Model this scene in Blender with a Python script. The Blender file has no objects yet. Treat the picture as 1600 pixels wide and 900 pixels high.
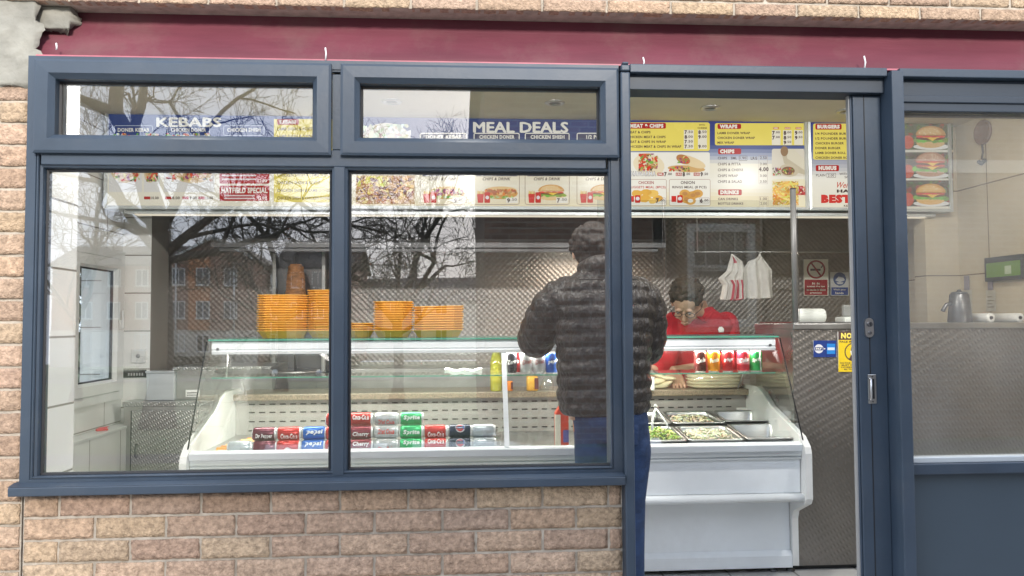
import bpy, bmesh, math, random
from mathutils import Vector, Matrix, noise
PI = math.pi
C = bpy.context.scene.collection
R = math.radians
sc = bpy.context.scene

# ---------------------------------------------------------------- camera
CAM_D, CAM_H, F = 2.66, 1.25, 1220.0
YAW, PITCH, ROLL = R(3.75), R(2.5), R(-0.3)
fwd = Vector((math.sin(YAW)*math.cos(PITCH), math.cos(YAW)*math.cos(PITCH), math.sin(PITCH)))
rt0 = Vector((math.cos(YAW), -math.sin(YAW), 0)); up0 = rt0.cross(fwd)
rt = rt0*math.cos(ROLL) + up0*math.sin(ROLL); up = -rt0*math.sin(ROLL) + up0*math.cos(ROLL)
cam = bpy.data.objects.new('camera', bpy.data.cameras.new('camera')); C.objects.link(cam)
m3 = Matrix((rt, up, -fwd)).transposed()
cam.matrix_world = Matrix.Translation((0, -CAM_D, CAM_H)) @ m3.to_4x4()
cam.data.sensor_width = 36; cam.data.lens = 36*F/1600
cam.data.clip_start = 0.05; cam.data.clip_end = 600
sc.camera = cam

def ray(px, py): return fwd*F + rt*(px-800) - up*(py-450)
def at(px, py, Y):
    d = ray(px, py); t = (Y+CAM_D)/d.y; return (d.x*t, Y, CAM_H+d.z*t)
def atX(px, py, X):
    d = ray(px, py); t = X/d.x; return (X, d.y*t-CAM_D, CAM_H+d.z*t)
def atZ(px, py, Z):
    d = ray(px, py); t = (Z-CAM_H)/d.z; return (d.x*t, d.y*t-CAM_D, Z)
def X(px, Y, py=450): return at(px, py, Y)[0]
def Z(px, py, Y): return at(px, py, Y)[2]

# ---------------------------------------------------------------- world, sun, exposure
sc.view_settings.view_transform = 'Standard'; sc.view_settings.look = 'None'
sc.view_settings.gamma = 1; sc.view_settings.use_curve_mapping = False
sc.view_settings.exposure = 1.2
SUN_EL, SUN_AZ = R(22), R(172)
world = bpy.data.worlds.new('World'); sc.world = world; world.use_nodes = True
nt = world.node_tree; nt.nodes.clear()
wo = nt.nodes.new('ShaderNodeOutputWorld'); bg = nt.nodes.new('ShaderNodeBackground')
sky = nt.nodes.new('ShaderNodeTexSky'); sky.sky_type = 'NISHITA'; sky.sun_disc = False
sky.sun_elevation = SUN_EL; sky.sun_rotation = SUN_AZ; sky.dust_density = 3
tc = nt.nodes.new('ShaderNodeTexCoord'); mp = nt.nodes.new('ShaderNodeMapping'); mp.inputs['Scale'].default_value = (1, 1, 3)
nz = nt.nodes.new('ShaderNodeTexNoise'); nz.inputs['Scale'].default_value = 2.2; nz.inputs['Detail'].default_value = 6
cr = nt.nodes.new('ShaderNodeValToRGB'); cr.color_ramp.elements[0].position = .3; cr.color_ramp.elements[1].position = .75
cr.color_ramp.elements[0].color = (6.4, 7.6, 9.8, 1); cr.color_ramp.elements[1].color = (11.2, 12.0, 13.6, 1)
mx = nt.nodes.new('ShaderNodeMix'); mx.data_type = 'RGBA'; mx.inputs[0].default_value = .85
nt.links.new(tc.outputs['Generated'], mp.inputs['Vector']); nt.links.new(mp.outputs['Vector'], nz.inputs['Vector'])
nt.links.new(nz.outputs['Fac'], cr.inputs['Fac']); nt.links.new(sky.outputs['Color'], mx.inputs[6]); nt.links.new(cr.outputs['Color'], mx.inputs[7])
nt.links.new(mx.outputs[2], bg.inputs['Color']); bg.inputs['Strength'].default_value = .1
nt.links.new(bg.outputs['Background'], wo.inputs['Surface'])
sl = bpy.data.lights.new('sun', 'SUN'); sl.energy = 2.0; sl.angle = R(10); sl.color = (1, .95, .88)
so = bpy.data.objects.new('sun', sl); C.objects.link(so)
# the sun stands behind the photographer, high and a little to the left
sd = Vector((math.sin(SUN_AZ)*math.cos(SUN_EL), math.cos(SUN_AZ)*math.cos(SUN_EL), math.sin(SUN_EL)))
so.rotation_euler = sd.to_track_quat('Z', 'Y').to_euler(); so.location = sd*20

# ---------------------------------------------------------------- helpers: things and meshes
def wloc(o):
    v = Vector((0, 0, 0))
    while o is not None: v += o.location; o = o.parent
    return v
def tag(o, label=None, cat=None, group=None, kind=None):
    if label: o['label'] = label
    if cat: o['category'] = cat
    if group: o['group'] = group
    if kind: o['kind'] = kind
    return o
def thing(name, label, cat, loc=(0, 0, 0), group=None):
    o = bpy.data.objects.new(name, None); C.objects.link(o); o.location = loc; o.empty_display_size = .1
    return tag(o, label, cat, group)
def copy_tree(o, parent=None):
    c = o.copy(); C.objects.link(c); c.parent = parent
    for ch in list(o.children): copy_tree(ch, c)
    return c

class MB:
    def __init__(s): s.v = []; s.f = []; s.c = []; s.sm = []; s.col = (.8, .8, .8)
    def add(s, vs, fs, col=None, smooth=False):
        b = len(s.v); s.v += [tuple(v) for v in vs]; col = col or s.col
        for f in fs: s.f.append(tuple(b+i for i in f)); s.c.append(col); s.sm.append(smooth)
    def box(s, x0, x1, y0, y1, z0, z1, col=None):
        vs = [(x, y, z) for x in (x0, x1) for y in (y0, y1) for z in (z0, z1)]
        s.add(vs, [(0,1,3,2), (4,6,7,5), (0,4,5,1), (2,3,7,6), (0,2,6,4), (1,5,7,3)], col)
    def prism(s, poly, axis, a, b, col=None, smooth=False):
        # poly in the two other axes (in order), extruded from a to b along axis
        def mk(u, w, t): return {'x': (t, u, w), 'y': (u, t, w), 'z': (u, w, t)}[axis]
        n = len(poly); vs = [mk(u, w, a) for u, w in poly]+[mk(u, w, b) for u, w in poly]
        s.add(vs, [tuple(range(n))[::-1], tuple(range(n, 2*n))], col)
        s.add(vs, [(i, (i+1) % n, n+(i+1) % n, n+i) for i in range(n)], col, smooth)
    def tube(s, pts, rad, n=8, col=None, cap=True, flat=1.0, smooth=True):
        pts = [Vector(p) for p in pts]
        if not isinstance(rad, (list, tuple)): rad = [rad]*len(pts)
        vs = []; t = (pts[1]-pts[0]).normalized()
        a = Vector((0, 0, 1)) if abs(t.z) < .9 else Vector((1, 0, 0))
        u = t.cross(a).normalized(); N = len(pts)
        for i, p in enumerate(pts):
            t = (pts[min(i+1, N-1)]-pts[max(i-1, 0)]).normalized()
            u = (u-t*u.dot(t)).normalized(); w = t.cross(u)
            for k in range(n):
                an = 2*PI*k/n; vs.append(p+(u*math.cos(an)+w*math.sin(an)*flat)*rad[i])
        fs = [(i*n+k, i*n+(k+1) % n, (i+1)*n+(k+1) % n, (i+1)*n+k) for i in range(N-1) for k in range(n)]
        s.add(vs, fs, col, smooth)
        if cap: s.add(vs[:n], [tuple(range(n))[::-1]], col); s.add(vs[-n:], [tuple(range(n))], col)
    def lathe(s, prof, n=20, col=None, c=(0, 0, 0), cols=None, smooth=True, axis='z'):
        vs = []
        for r, z in prof:
            for k in range(n):
                an = 2*PI*k/n; a, b = r*math.cos(an), r*math.sin(an)
                if axis == 'z': vs.append((c[0]+a, c[1]+b, c[2]+z))
                elif axis == 'x': vs.append((c[0]+z, c[1]+a, c[2]+b))
                else: vs.append((c[0]+a, c[1]+z, c[2]-b))
        bs = len(s.v); s.v += vs
        for i in range(len(prof)-1):
            for k in range(n):
                s.f.append((bs+i*n+k, bs+i*n+(k+1) % n, bs+(i+1)*n+(k+1) % n, bs+(i+1)*n+k))
                s.c.append(cols[i] if cols else (col or s.col)); s.sm.append(smooth)
    def loft(s, rings, n=20, col=None, power=2.0, cap=True):
        # rings: (cx, cy, cz, rx, ry) level rings
        vs = []
        for cx, cy, cz, rx, ry in rings:
            for k in range(n):
                an = 2*PI*k/n; ca, sa = math.cos(an), math.sin(an)
                e = 2/power
                vs.append((cx+rx*math.copysign(abs(ca)**e, ca), cy+ry*math.copysign(abs(sa)**e, sa), cz))
        N = len(rings)
        s.add(vs, [(i*n+k, i*n+(k+1) % n, (i+1)*n+(k+1) % n, (i+1)*n+k) for i in range(N-1) for k in range(n)], col, True)
        if cap: s.add(vs[:n], [tuple(range(n))[::-1]], col); s.add(vs[-n:], [tuple(range(n))], col)
    def ball(s, c, r, n=12, col=None, sc=(1, 1, 1), rot=None):
        rings = []; vs = []; h = n//2+1
        for i in range(h+1):
            th = PI*i/h
            for k in range(n):
                p = Vector((math.sin(th)*math.cos(2*PI*k/n)*sc[0], math.sin(th)*math.sin(2*PI*k/n)*sc[1], math.cos(th)*sc[2]))*r
                if rot: p = rot @ p
                vs.append(Vector(c)+p)
        s.add(vs, [(i*n+k, (i+1)*n+k, (i+1)*n+(k+1) % n, i*n+(k+1) % n) for i in range(h) for k in range(n)], col, True)
    def frame(s, x0, x1, z0, z1, prof, col=None):
        # mitred rectangular frame facing -y; prof: (inset, y) from outside back to inside back
        n = len(prof); vs = []
        for ins, y in prof:
            vs += [(x0+ins, y, z0+ins), (x1-ins, y, z0+ins), (x1-ins, y, z1-ins), (x0+ins, y, z1-ins)]
        s.add(vs, [(i*4+k, i*4+(k+1) % 4, (i+1)*4+(k+1) % 4, (i+1)*4+k) for i in range(n-1) for k in range(4)], col)
    def build(s, name, m, parent=None, bevel=0, loc=None, seg=2, local=False):
        o0 = Vector(loc) if loc is not None and not local else Vector((0, 0, 0))
        off = wloc(parent) if parent is not None else o0
        me = bpy.data.meshes.new(name)
        me.from_pydata([(v[0]-off.x, v[1]-off.y, v[2]-off.z) for v in s.v], [], s.f)
        at_ = me.attributes.new('Col', 'FLOAT_COLOR', 'CORNER')
        dat = []
        for f, c in zip(s.f, s.c): dat += [c[0], c[1], c[2], 1.0]*len(f)
        at_.data.foreach_set('color', dat)
        me.polygons.foreach_set('use_smooth', s.sm)
        me.materials.append(m)
        bm = bmesh.new(); bm.from_mesh(me); bmesh.ops.remove_doubles(bm, verts=bm.verts, dist=1e-5) if any(s.sm) else None
        if bevel == 0 and not s.f: pass
        bmesh.ops.recalc_face_normals(bm, faces=bm.faces); bm.to_mesh(me); bm.free()
        me.update()
        o = bpy.data.objects.new(name, me); C.objects.link(o)
        if parent is not None: o.parent = parent
        elif loc is not None: o.location = loc
        if bevel:
            b = o.modifiers.new('bevel', 'BEVEL'); b.width = bevel; b.segments = seg; b.limit_method = 'ANGLE'; b.angle_limit = R(40)
        return o

# ---------------------------------------------------------------- materials
MAT = {}
def nodes_of(m):
    m.use_nodes = True; t = m.node_tree; t.nodes.clear()
    out = t.nodes.new('ShaderNodeOutputMaterial'); return t, out
def mat(name, col=(.5, .5, .5), rough=.5, metal=0, var=.12, nscale=8, bump=0, bscale=60, vc=False, emit=0, spec=.5, detail=5, dirt=0, stretch=None, coat=0, trans=0, bdist=.004, dim=1):
    if name in MAT: return MAT[name]
    m = bpy.data.materials.new(name); t, out = nodes_of(m); N = t.nodes; L = t.links
    p = N.new('ShaderNodeBsdfPrincipled'); L.new(p.outputs[0], out.inputs[0])
    p.inputs['Roughness'].default_value = rough; p.inputs['Metallic'].default_value = metal
    p.inputs['Specular IOR Level'].default_value = spec
    if coat: p.inputs['Coat Weight'].default_value = coat; p.inputs['Coat Roughness'].default_value = .1
    if trans: p.inputs['Transmission Weight'].default_value = trans
    tc = N.new('ShaderNodeTexCoord'); mpn = N.new('ShaderNodeMapping'); L.new(tc.outputs['Object'], mpn.inputs[0])
    if stretch: mpn.inputs['Scale'].default_value = stretch
    nz = N.new('ShaderNodeTexNoise'); nz.inputs['Scale'].default_value = nscale; nz.inputs['Detail'].default_value = detail
    L.new(mpn.outputs[0], nz.inputs['Vector'])
    mr = N.new('ShaderNodeMapRange'); mr.inputs[1].default_value = .25; mr.inputs[2].default_value = .75
    mr.inputs[3].default_value = 1-var; mr.inputs[4].default_value = 1+var; L.new(nz.outputs['Fac'], mr.inputs[0])
    mul = N.new('ShaderNodeMix'); mul.data_type = 'RGBA'; mul.blend_type = 'MULTIPLY'; mul.inputs[0].default_value = 1
    if vc:
        a = N.new('ShaderNodeAttribute'); a.attribute_name = 'Col'; L.new(a.outputs['Color'], mul.inputs[6])
    else: mul.inputs[6].default_value = (*col, 1)
    L.new(mr.outputs[0], mul.inputs[7]); cout = mul.outputs[2]
    if dirt:
        n2 = N.new('ShaderNodeTexNoise'); n2.inputs['Scale'].default_value = 3.1; n2.inputs['Detail'].default_value = 9; n2.inputs['Roughness'].default_value = .7
        L.new(tc.outputs['Object'], n2.inputs['Vector'])
        r2 = N.new('ShaderNodeMapRange'); r2.inputs[1].default_value = .5; r2.inputs[2].default_value = .72; r2.inputs[4].default_value = dirt
        L.new(n2.outputs['Fac'], r2.inputs[0])
        mm = N.new('ShaderNodeMix'); mm.data_type = 'RGBA'; L.new(r2.outputs[0], mm.inputs[0]); L.new(cout, mm.inputs[6])
        mm.inputs[7].default_value = (.22, .19, .15, 1); cout = mm.outputs[2]
    if dim < 1:
        dm = N.new('ShaderNodeMix'); dm.data_type = 'RGBA'; dm.blend_type = 'MULTIPLY'; dm.inputs[0].default_value = 1; L.new(cout, dm.inputs[6]); dm.inputs[7].default_value = (dim, dim, dim, 1); L.new(dm.outputs[2], p.inputs['Base Color'])
    else: L.new(cout, p.inputs['Base Color'])
    if emit: L.new(cout, p.inputs['Emission Color']); p.inputs['Emission Strength'].default_value = emit
    rr = N.new('ShaderNodeMapRange'); rr.inputs[3].default_value = max(rough-.08, .02); rr.inputs[4].default_value = min(rough+.08, 1); L.new(nz.outputs['Fac'], rr.inputs[0]); L.new(rr.outputs[0], p.inputs['Roughness'])
    if bump:
        b = N.new('ShaderNodeBump'); b.inputs['Strength'].default_value = min(bump, 1); b.inputs['Distance'].default_value = bdist*max(bump, 1)
        n3 = N.new('ShaderNodeTexNoise'); n3.inputs['Scale'].default_value = bscale; n3.inputs['Detail'].default_value = 6; L.new(mpn.outputs[0], n3.inputs['Vector'])
        L.new(n3.outputs['Fac'], b.inputs['Height']); L.new(b.outputs[0], p.inputs['Normal'])
    MAT[name] = m; return m

def glass(name, refl=.075, tint=(.93, .96, .95), wave=0.0, haze=0):
    m = bpy.data.materials.new(name); t, out = nodes_of(m); N = t.nodes; L = t.links
    tr = N.new('ShaderNodeBsdfTransparent'); tr.inputs[0].default_value = (*tint, 1)
    gl = N.new('ShaderNodeBsdfGlossy'); gl.inputs['Roughness'].default_value = 0.0; gl.inputs[0].default_value = (1, 1, 1, 1)
    lw = N.new('ShaderNodeLayerWeight'); lw.inputs[0].default_value = .5
    pw = N.new('ShaderNodeMath'); pw.operation = 'POWER'; pw.inputs[1].default_value = 5; L.new(lw.outputs['Facing'], pw.inputs[0])
    ma = N.new('ShaderNodeMath'); ma.operation = 'MULTIPLY_ADD'; ma.inputs[1].default_value = 1-refl; ma.inputs[2].default_value = refl; L.new(pw.outputs[0], ma.inputs[0])
    if wave:
        tc = N.new('ShaderNodeTexCoord'); nz = N.new('ShaderNodeTexNoise'); nz.inputs['Scale'].default_value = 1.6; nz.inputs['Detail'].default_value = 1
        b = N.new('ShaderNodeBump'); b.inputs['Strength'].default_value = 1; b.inputs['Distance'].default_value = wave
        L.new(tc.outputs['Object'], nz.inputs['Vector']); L.new(nz.outputs['Fac'], b.inputs['Height']); L.new(b.outputs[0], gl.inputs['Normal'])
    ms = N.new('ShaderNodeMixShader'); L.new(ma.outputs[0], ms.inputs[0]); L.new(tr.outputs[0], ms.inputs[1]); L.new(gl.outputs[0], ms.inputs[2])
    last = ms
    if haze:
        df = N.new('ShaderNodeBsdfDiffuse'); df.inputs[0].default_value = (.75, .76, .74, 1)
        tc = N.new('ShaderNodeTexCoord'); nz = N.new('ShaderNodeTexNoise'); nz.inputs['Scale'].default_value = 2.5; nz.inputs['Detail'].default_value = 8; L.new(tc.outputs['Object'], nz.inputs['Vector'])
        mr = N.new('ShaderNodeMapRange'); mr.inputs[1].default_value = .35; mr.inputs[2].default_value = .75; mr.inputs[4].default_value = haze; mr.inputs[3].default_value = haze*.3; L.new(nz.outputs['Fac'], mr.inputs[0])
        m2 = N.new('ShaderNodeMixShader'); L.new(mr.outputs[0], m2.inputs[0]); L.new(ms.outputs[0], m2.inputs[1]); L.new(df.outputs[0], m2.inputs[2]); last = m2
    L.new(last.outputs[0], out.inputs[0]); return m

def quilted(name, col, k, rough=.32, style='dimple', strength=.6):
    # embossed stainless sheet
    m = bpy.data.materials.new(name); t, out = nodes_of(m); N = t.nodes; L = t.links
    p = N.new('ShaderNodeBsdfPrincipled'); L.new(p.outputs[0], out.inputs[0]); p.inputs['Metallic'].default_value = .75
    tc = N.new('ShaderNodeTexCoord'); mp = N.new('ShaderNodeMapping'); L.new(tc.outputs['Object'], mp.inputs[0])
    mp.inputs['Rotation'].default_value = (0, R(0 if style == 'dimple' else 28), 0)
    sx = N.new('ShaderNodeSeparateXYZ'); L.new(mp.outputs[0], sx.inputs[0])
    def trig(o, op, kk):
        a = N.new('ShaderNodeMath'); a.operation = 'MULTIPLY'; a.inputs[1].default_value = kk; L.new(o, a.inputs[0])
        b = N.new('ShaderNodeMath'); b.operation = op; L.new(a.outputs[0], b.inputs[0]); return b.outputs[0]
    a = trig(sx.outputs[0], 'SINE', k); b = trig(sx.outputs[2], 'SINE', k*(1 if style == 'dimple' else .55))
    mu = N.new('ShaderNodeMath'); mu.operation = 'MULTIPLY'; L.new(a, mu.inputs[0]); L.new(b, mu.inputs[1])
    h = mu.outputs[0]
    if style != 'dimple':
        ab = N.new('ShaderNodeMath'); ab.operation = 'ABSOLUTE'; L.new(h, ab.inputs[0])
        pw = N.new('ShaderNodeMath'); pw.operation = 'POWER'; pw.inputs[1].default_value = 2.2; L.new(ab.outputs[0], pw.inputs[0]); h = pw.outputs[0]
    bp = N.new('ShaderNodeBump'); bp.inputs['Strength'].default_value = strength; bp.inputs['Distance'].default_value = .004
    L.new(h, bp.inputs['Height']); L.new(bp.outputs[0], p.inputs['Normal'])
    nz = N.new('ShaderNodeTexNoise'); nz.inputs['Scale'].default_value = 3; nz.inputs['Detail'].default_value = 8; L.new(tc.outputs['Object'], nz.inputs['Vector'])
    mr = N.new('ShaderNodeMapRange'); mr.inputs[3].default_value = .65; mr.inputs[4].default_value = 1.3; L.new(nz.outputs['Fac'], mr.inputs[0])
    ml = N.new('ShaderNodeMix'); ml.data_type = 'RGBA'; ml.blend_type = 'MULTIPLY'; ml.inputs[0].default_value = 1; ml.inputs[6].default_value = (*col, 1); L.new(mr.outputs[0], ml.inputs[7])
    L.new(ml.outputs[2], p.inputs['Base Color'])
    r2 = N.new('ShaderNodeMapRange'); r2.inputs[3].default_value = rough-.1; r2.inputs[4].default_value = rough+.15; L.new(nz.outputs['Fac'], r2.inputs[0]); L.new(r2.outputs[0], p.inputs['Roughness'])
    return m

def tiled(name, col, grout, tw, th, rough=.25, offx=0, offz=0, gw=.004, axes='xz', var=.05, offset=0.0):
    m = bpy.data.materials.new(name); t, out = nodes_of(m); N = t.nodes; L = t.links
    p = N.new('ShaderNodeBsdfPrincipled'); L.new(p.outputs[0], out.inputs[0]); p.inputs['Roughness'].default_value = rough
    tc = N.new('ShaderNodeTexCoord'); sx = N.new('ShaderNodeSeparateXYZ'); L.new(tc.outputs['Object'], sx.inputs[0])
    cx = N.new('ShaderNodeCombineXYZ'); idx = {'x': 0, 'y': 1, 'z': 2}
    L.new(sx.outputs[idx[axes[0]]], cx.inputs[0]); L.new(sx.outputs[idx[axes[1]]], cx.inputs[1])
    mp = N.new('ShaderNodeMapping'); mp.inputs['Location'].default_value = (offx, offz, 0); L.new(cx.outputs[0], mp.inputs[0])
    br = N.new('ShaderNodeTexBrick'); br.offset = offset; br.inputs['Scale'].default_value = 1; br.inputs['Brick Width'].default_value = tw; br.inputs['Row Height'].default_value = th
    br.inputs['Mortar Size'].default_value = gw; br.inputs['Mortar Smooth'].default_value = .1; br.inputs['Color1'].default_value = (*[c*(1-var) for c in col], 1); br.inputs['Color2'].default_value = (*[min(c*(1+var), 1) for c in col], 1); br.inputs['Mortar'].default_value = (*grout, 1)
    L.new(mp.outputs[0], br.inputs['Vector'])
    nz = N.new('ShaderNodeTexNoise'); nz.inputs['Scale'].default_value = 4; nz.inputs['Detail'].default_value = 8; L.new(tc.outputs['Object'], nz.inputs['Vector'])
    mr = N.new('ShaderNodeMapRange'); mr.inputs[3].default_value = .88; mr.inputs[4].default_value = 1.1; L.new(nz.outputs['Fac'], mr.inputs[0])
    ml = N.new('ShaderNodeMix'); ml.data_type = 'RGBA'; ml.blend_type = 'MULTIPLY'; ml.inputs[0].default_value = 1; L.new(br.outputs['Color'], ml.inputs[6]); L.new(mr.outputs[0], ml.inputs[7])
    L.new(ml.outputs[2], p.inputs['Base Color'])
    bp = N.new('ShaderNodeBump'); bp.inputs['Strength'].default_value = .5; bp.inputs['Distance'].default_value = .002; bp.invert = True
    L.new(br.outputs['Fac'], bp.inputs['Height']); L.new(bp.outputs[0], p.inputs['Normal'])
    return m

M_FRAME = mat('slate_frame', (.037, .055, .080), .45, var=.16, nscale=5, bump=.12, bscale=60, dirt=.08, stretch=(1, 1, 1), spec=.5)
M_DARKF = mat('dark_slate', (.026, .038, .055), .5, var=.1)
M_PANEL = mat('slate_panel', (.048, .068, .088), .45, var=.08, nscale=3)
M_SEAL = mat('seal', (.012, .012, .014), .6)
M_BRICK = mat('brick', vc=True, rough=.95, var=.42, nscale=70, bump=1.5, bscale=130, detail=9, bdist=.006, spec=.2)
M_MORTAR = mat('mortar', (.44, .385, .315), .95, var=.25, nscale=25, bump=1, bscale=90, spec=.2)
M_CEMENT = mat('cement', (.27, .26, .225), .95, var=.3, nscale=9, bump=1.2, bscale=40, dirt=.3, spec=.2)
M_RED = mat('red_paint', (.145, .040, .055), .5, var=.2, nscale=5, bump=.3, bscale=30, stretch=(.5, 1, 3), dirt=.22, spec=.15)
M_WHITE = mat('white_enamel', (.74, .78, .81), .34, var=.08, nscale=3, bump=.05, dirt=.10)
M_WHITE2 = mat('white_plastic', (.70, .71, .70), .4, var=.06)
M_ALU = mat('aluminium', (.66, .70, .72), .38, metal=.45, var=.08, stretch=(.2, 3, 3))
M_STEEL = mat('steel', (.50, .50, .50), .3, metal=.95, var=.2, nscale=5, dirt=.15)
M_DSTEEL = mat('dark_steel', (.16, .16, .165), .4, metal=.85, var=.25, nscale=5)
M_BLACK = mat('black', (.015, .015, .017), .5)
M_GLASS = glass('window_glass', .10, (.985, .99, .988), wave=.0005, haze=.003)
M_GLASS2 = glass('sidelight_glass', .10, (.95, .945, .92), wave=.0005, haze=.11)
M_CGLASS = glass('case_glass', .075, (.975, .99, .985), haze=.006)
M_SCREEN = glass('screen_glass', .065, (.96, .975, .97))
M_GEDGE = mat('glass_edge', (.10, .35, .26), .15, var=.02)
M_CEIL = mat('ceiling_paint', (.58, .54, .44), .7, var=.05)
M_PAPER = mat('paper', (.8, .8, .78), .7, var=.05, nscale=15, bump=.3, bscale=20)
M_VC = mat('painted_parts', vc=True, rough=.45, var=.06, nscale=20)
M_VCR = mat('matt_parts', vc=True, rough=.8, var=.15, nscale=30, bump=.4, bscale=80)
M_PRINT = mat('backlit_print', vc=True, rough=.25, var=.03, nscale=6, emit=.26, dim=.22, spec=.2)
M_SIGN = mat('sign_print', vc=True, rough=.35, var=.03)
M_CAN = mat('can_print', vc=True, rough=.25, metal=.35, var=.04, nscale=20)
# ================================================================ ground and shell
def sheet(name, poly, z, m, kind='structure'):
    b = MB(); b.add([(x, y, z if not callable(z) else z(x, y)) for x, y in poly], [tuple(range(len(poly)))]); o = b.build(name, m); tag(o, kind=kind); return o
gz = lambda x, y: -.16 if y > -5 else -.16-(-y-5)*.045
b = MB()
ys = [60, 20, 3.4, -5, -12, -30, -60, -110, -250]; xs = [-250, -60, -20, 0, 20, 60, 250]
vs = [(x, y, gz(x, y)-.01) for y in ys for x in xs]
b.add(vs, [(j*7+i, j*7+i+1, j*7+8+i, j*7+7+i) for j in range(len(ys)-1) for i in range(6)])
M_GRASS = mat('lawn', (.07, .10, .035), .95, var=.4, nscale=3, bump=1, bscale=20)
tag(b.build('ground', M_GRASS), kind='structure')
M_TARMAC = mat('tarmac', (.06, .06, .062), .9, var=.2, nscale=6, bump=.5, bscale=120)
M_SLAB = tiled('paving', (.42, .40, .37), (.16, .15, .14), .6, .45, rough=.9, axes='xy', gw=.01, var=.12, offset=.5)
sheet('pavement', [(-20, -3.6), (20, -3.6), (20, .12), (-20, .12)], -.145, M_SLAB)
b = MB(); b.box(-20, 20, -3.75, -3.6, -.3, -.14); tag(b.build('kerb', M_SLAB, bevel=.01), kind='structure')
b = MB(); b.add([(-60, -3.76, -.165), (60, -3.76, -.165), (60, -6.5, -.22), (-60, -6.5, -.22)], [(0, 1, 2, 3)]); tag(b.build('road', M_TARMAC), kind='structure')
b = MB(); b.add([(-80, -36, gz(0, -36)+.02), (60, -36, gz(0, -36)+.02), (60, -42, gz(0, -42)+.02), (-80, -42, gz(0, -42)+.02)], [(0, 1, 2, 3)]); tag(b.build('far_road', M_TARMAC), kind='structure')
M_FLOOR = tiled('floor_tiles', (.55, .55, .54), (.2, .2, .19), .33, .33, rough=.35, axes='xy', gw=.005)
b = MB(); b.box(-2.4, 3.4, .1, 3.4, -.15, 0); tag(b.build('floor', M_FLOOR), kind='structure')
b = MB(); b.box(-2.45, 3.5, .075, 3.45, 2.53, 2.63); tag(b.build('ceiling', M_CEIL), kind='structure')

# ---- brickwork: every brick modelled in relief inside its wall's mesh
BC = [(.285, .195, .135), (.265, .185, .140), (.29, .215, .140), (.245, .165, .120), (.275, .190, .145), (.295, .225, .155), (.235, .168, .135), (.28, .200, .150), (.27, .180, .140), (.29, .205, .150)]
def bricks(name, x0, x1, z0, z1, label, y=0.0, seed=1, phase=0, header_end=False, depth=.2, zphase=0.0, wcat='wall'):
    rnd = random.Random(seed); BW, BH, G = .2165, .0640, .0090
    b = MB(); t = thing(name, label, wcat, ((x0+x1)/2, y+depth/2, z0))
    row = 0; z = z0+zphase
    while z < z1-.01:
        off = (row+phase) % 2*.1135
        x = x0-off
        while x < x1-.005:
            xa, xb = max(x, x0)+G/2, min(x+BW+G, x1)-G/2
            za, zb = max(z+G/2, z0), min(z+BH+G/2, z1)
            if xb-xa > .03 and zb-za > .01:
                c = rnd.choice(BC); k = rnd.uniform(.86, 1.08); c = tuple(v*.55+w*.45 for v, w in zip(c, (.275, .195, .150))); c = (c[0]*k*1.66, c[1]*k*1.66, c[2]*k*1.56)
                nx = max(4, int((xb-xa)/.016)); nzv = 5; ox = rnd.uniform(0, 99)
                push = rnd.uniform(-.0025, .0015); vs = []
                for j in range(nzv+1):
                    for i in range(nx+1):
                        u = xa+(xb-xa)*i/nx; w = za+(zb-za)*j/nzv
                        e = (i in (0, nx)) or (j in (0, nzv)); n = noise.noise(Vector((u*38+ox, w*60, ox)))
                        d = push-.0045+n*.0022+.0016*noise.noise(Vector((u*130+ox, w*150, 3)))
                        if e:
                            d += .0010+.0028*noise.noise(Vector((u*70, w*70, 5+ox)))
                            if i in (0, nx): u += noise.noise(Vector((w*80, ox, 1)))*.003
                            if j in (0, nzv): w += noise.noise(Vector((u*60, ox, 7)))*.0025
                        vs.append((u, y+d, w))
                W = nx+1
                fs = [(j*W+i, j*W+i+1, (j+1)*W+i+1, (j+1)*W+i) for j in range(nzv) for i in range(nx)]
                b.add(vs, fs, c, True)
                per = [i for i in range(nx+1)]+[j*W+nx for j in range(1, nzv+1)]+[nzv*W+i for i in range(nx-1, -1, -1)]+[j*W for j in range(nzv-1, 0, -1)]
                pv = [vs[i] for i in per]; n = len(pv)
                b.add(pv+[(v[0], y+.03, v[2]) for v in pv], [(i, (i+1) % n, n+(i+1) % n, n+i) for i in range(n)], c)
            x += BW+G
        z += BH+G; row += 1
    b.build('brick_face', M_BRICK, t)
    m = MB(); m.box(x0, x1, y+.0005, y+depth, z0, z1); m.build('mortar_bed', M_MORTAR, t)
    return t
XF0, XF1 = -1.417, .545            # window frame left and right
XS1 = 3.06                         # right end of the side window
bricks('brick_wall', XF0-.0, .547, -.15, .706, 'low brick wall under the two big shop windows', seed=4, depth=.09, zphase=-.03)
bricks('brick_pier', -3.1, XF0-.006, -.15, 2.318, 'pale brick pier beside the big shop window, under the cement patch', seed=9, phase=1, depth=.085, zphase=-.052)
bricks('upper_brick_wall', -3.1, 5.2, 2.322, 3.4, 'brickwork along the top above the dark red beam', y=-.02, seed=13, depth=.3, zphase=-.028)
bricks('brick_pier', XS1+.004, 5.2, -.15, 2.322, 'brick pier beyond the far end of the hazy side window', seed=21, depth=.3)
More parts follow.
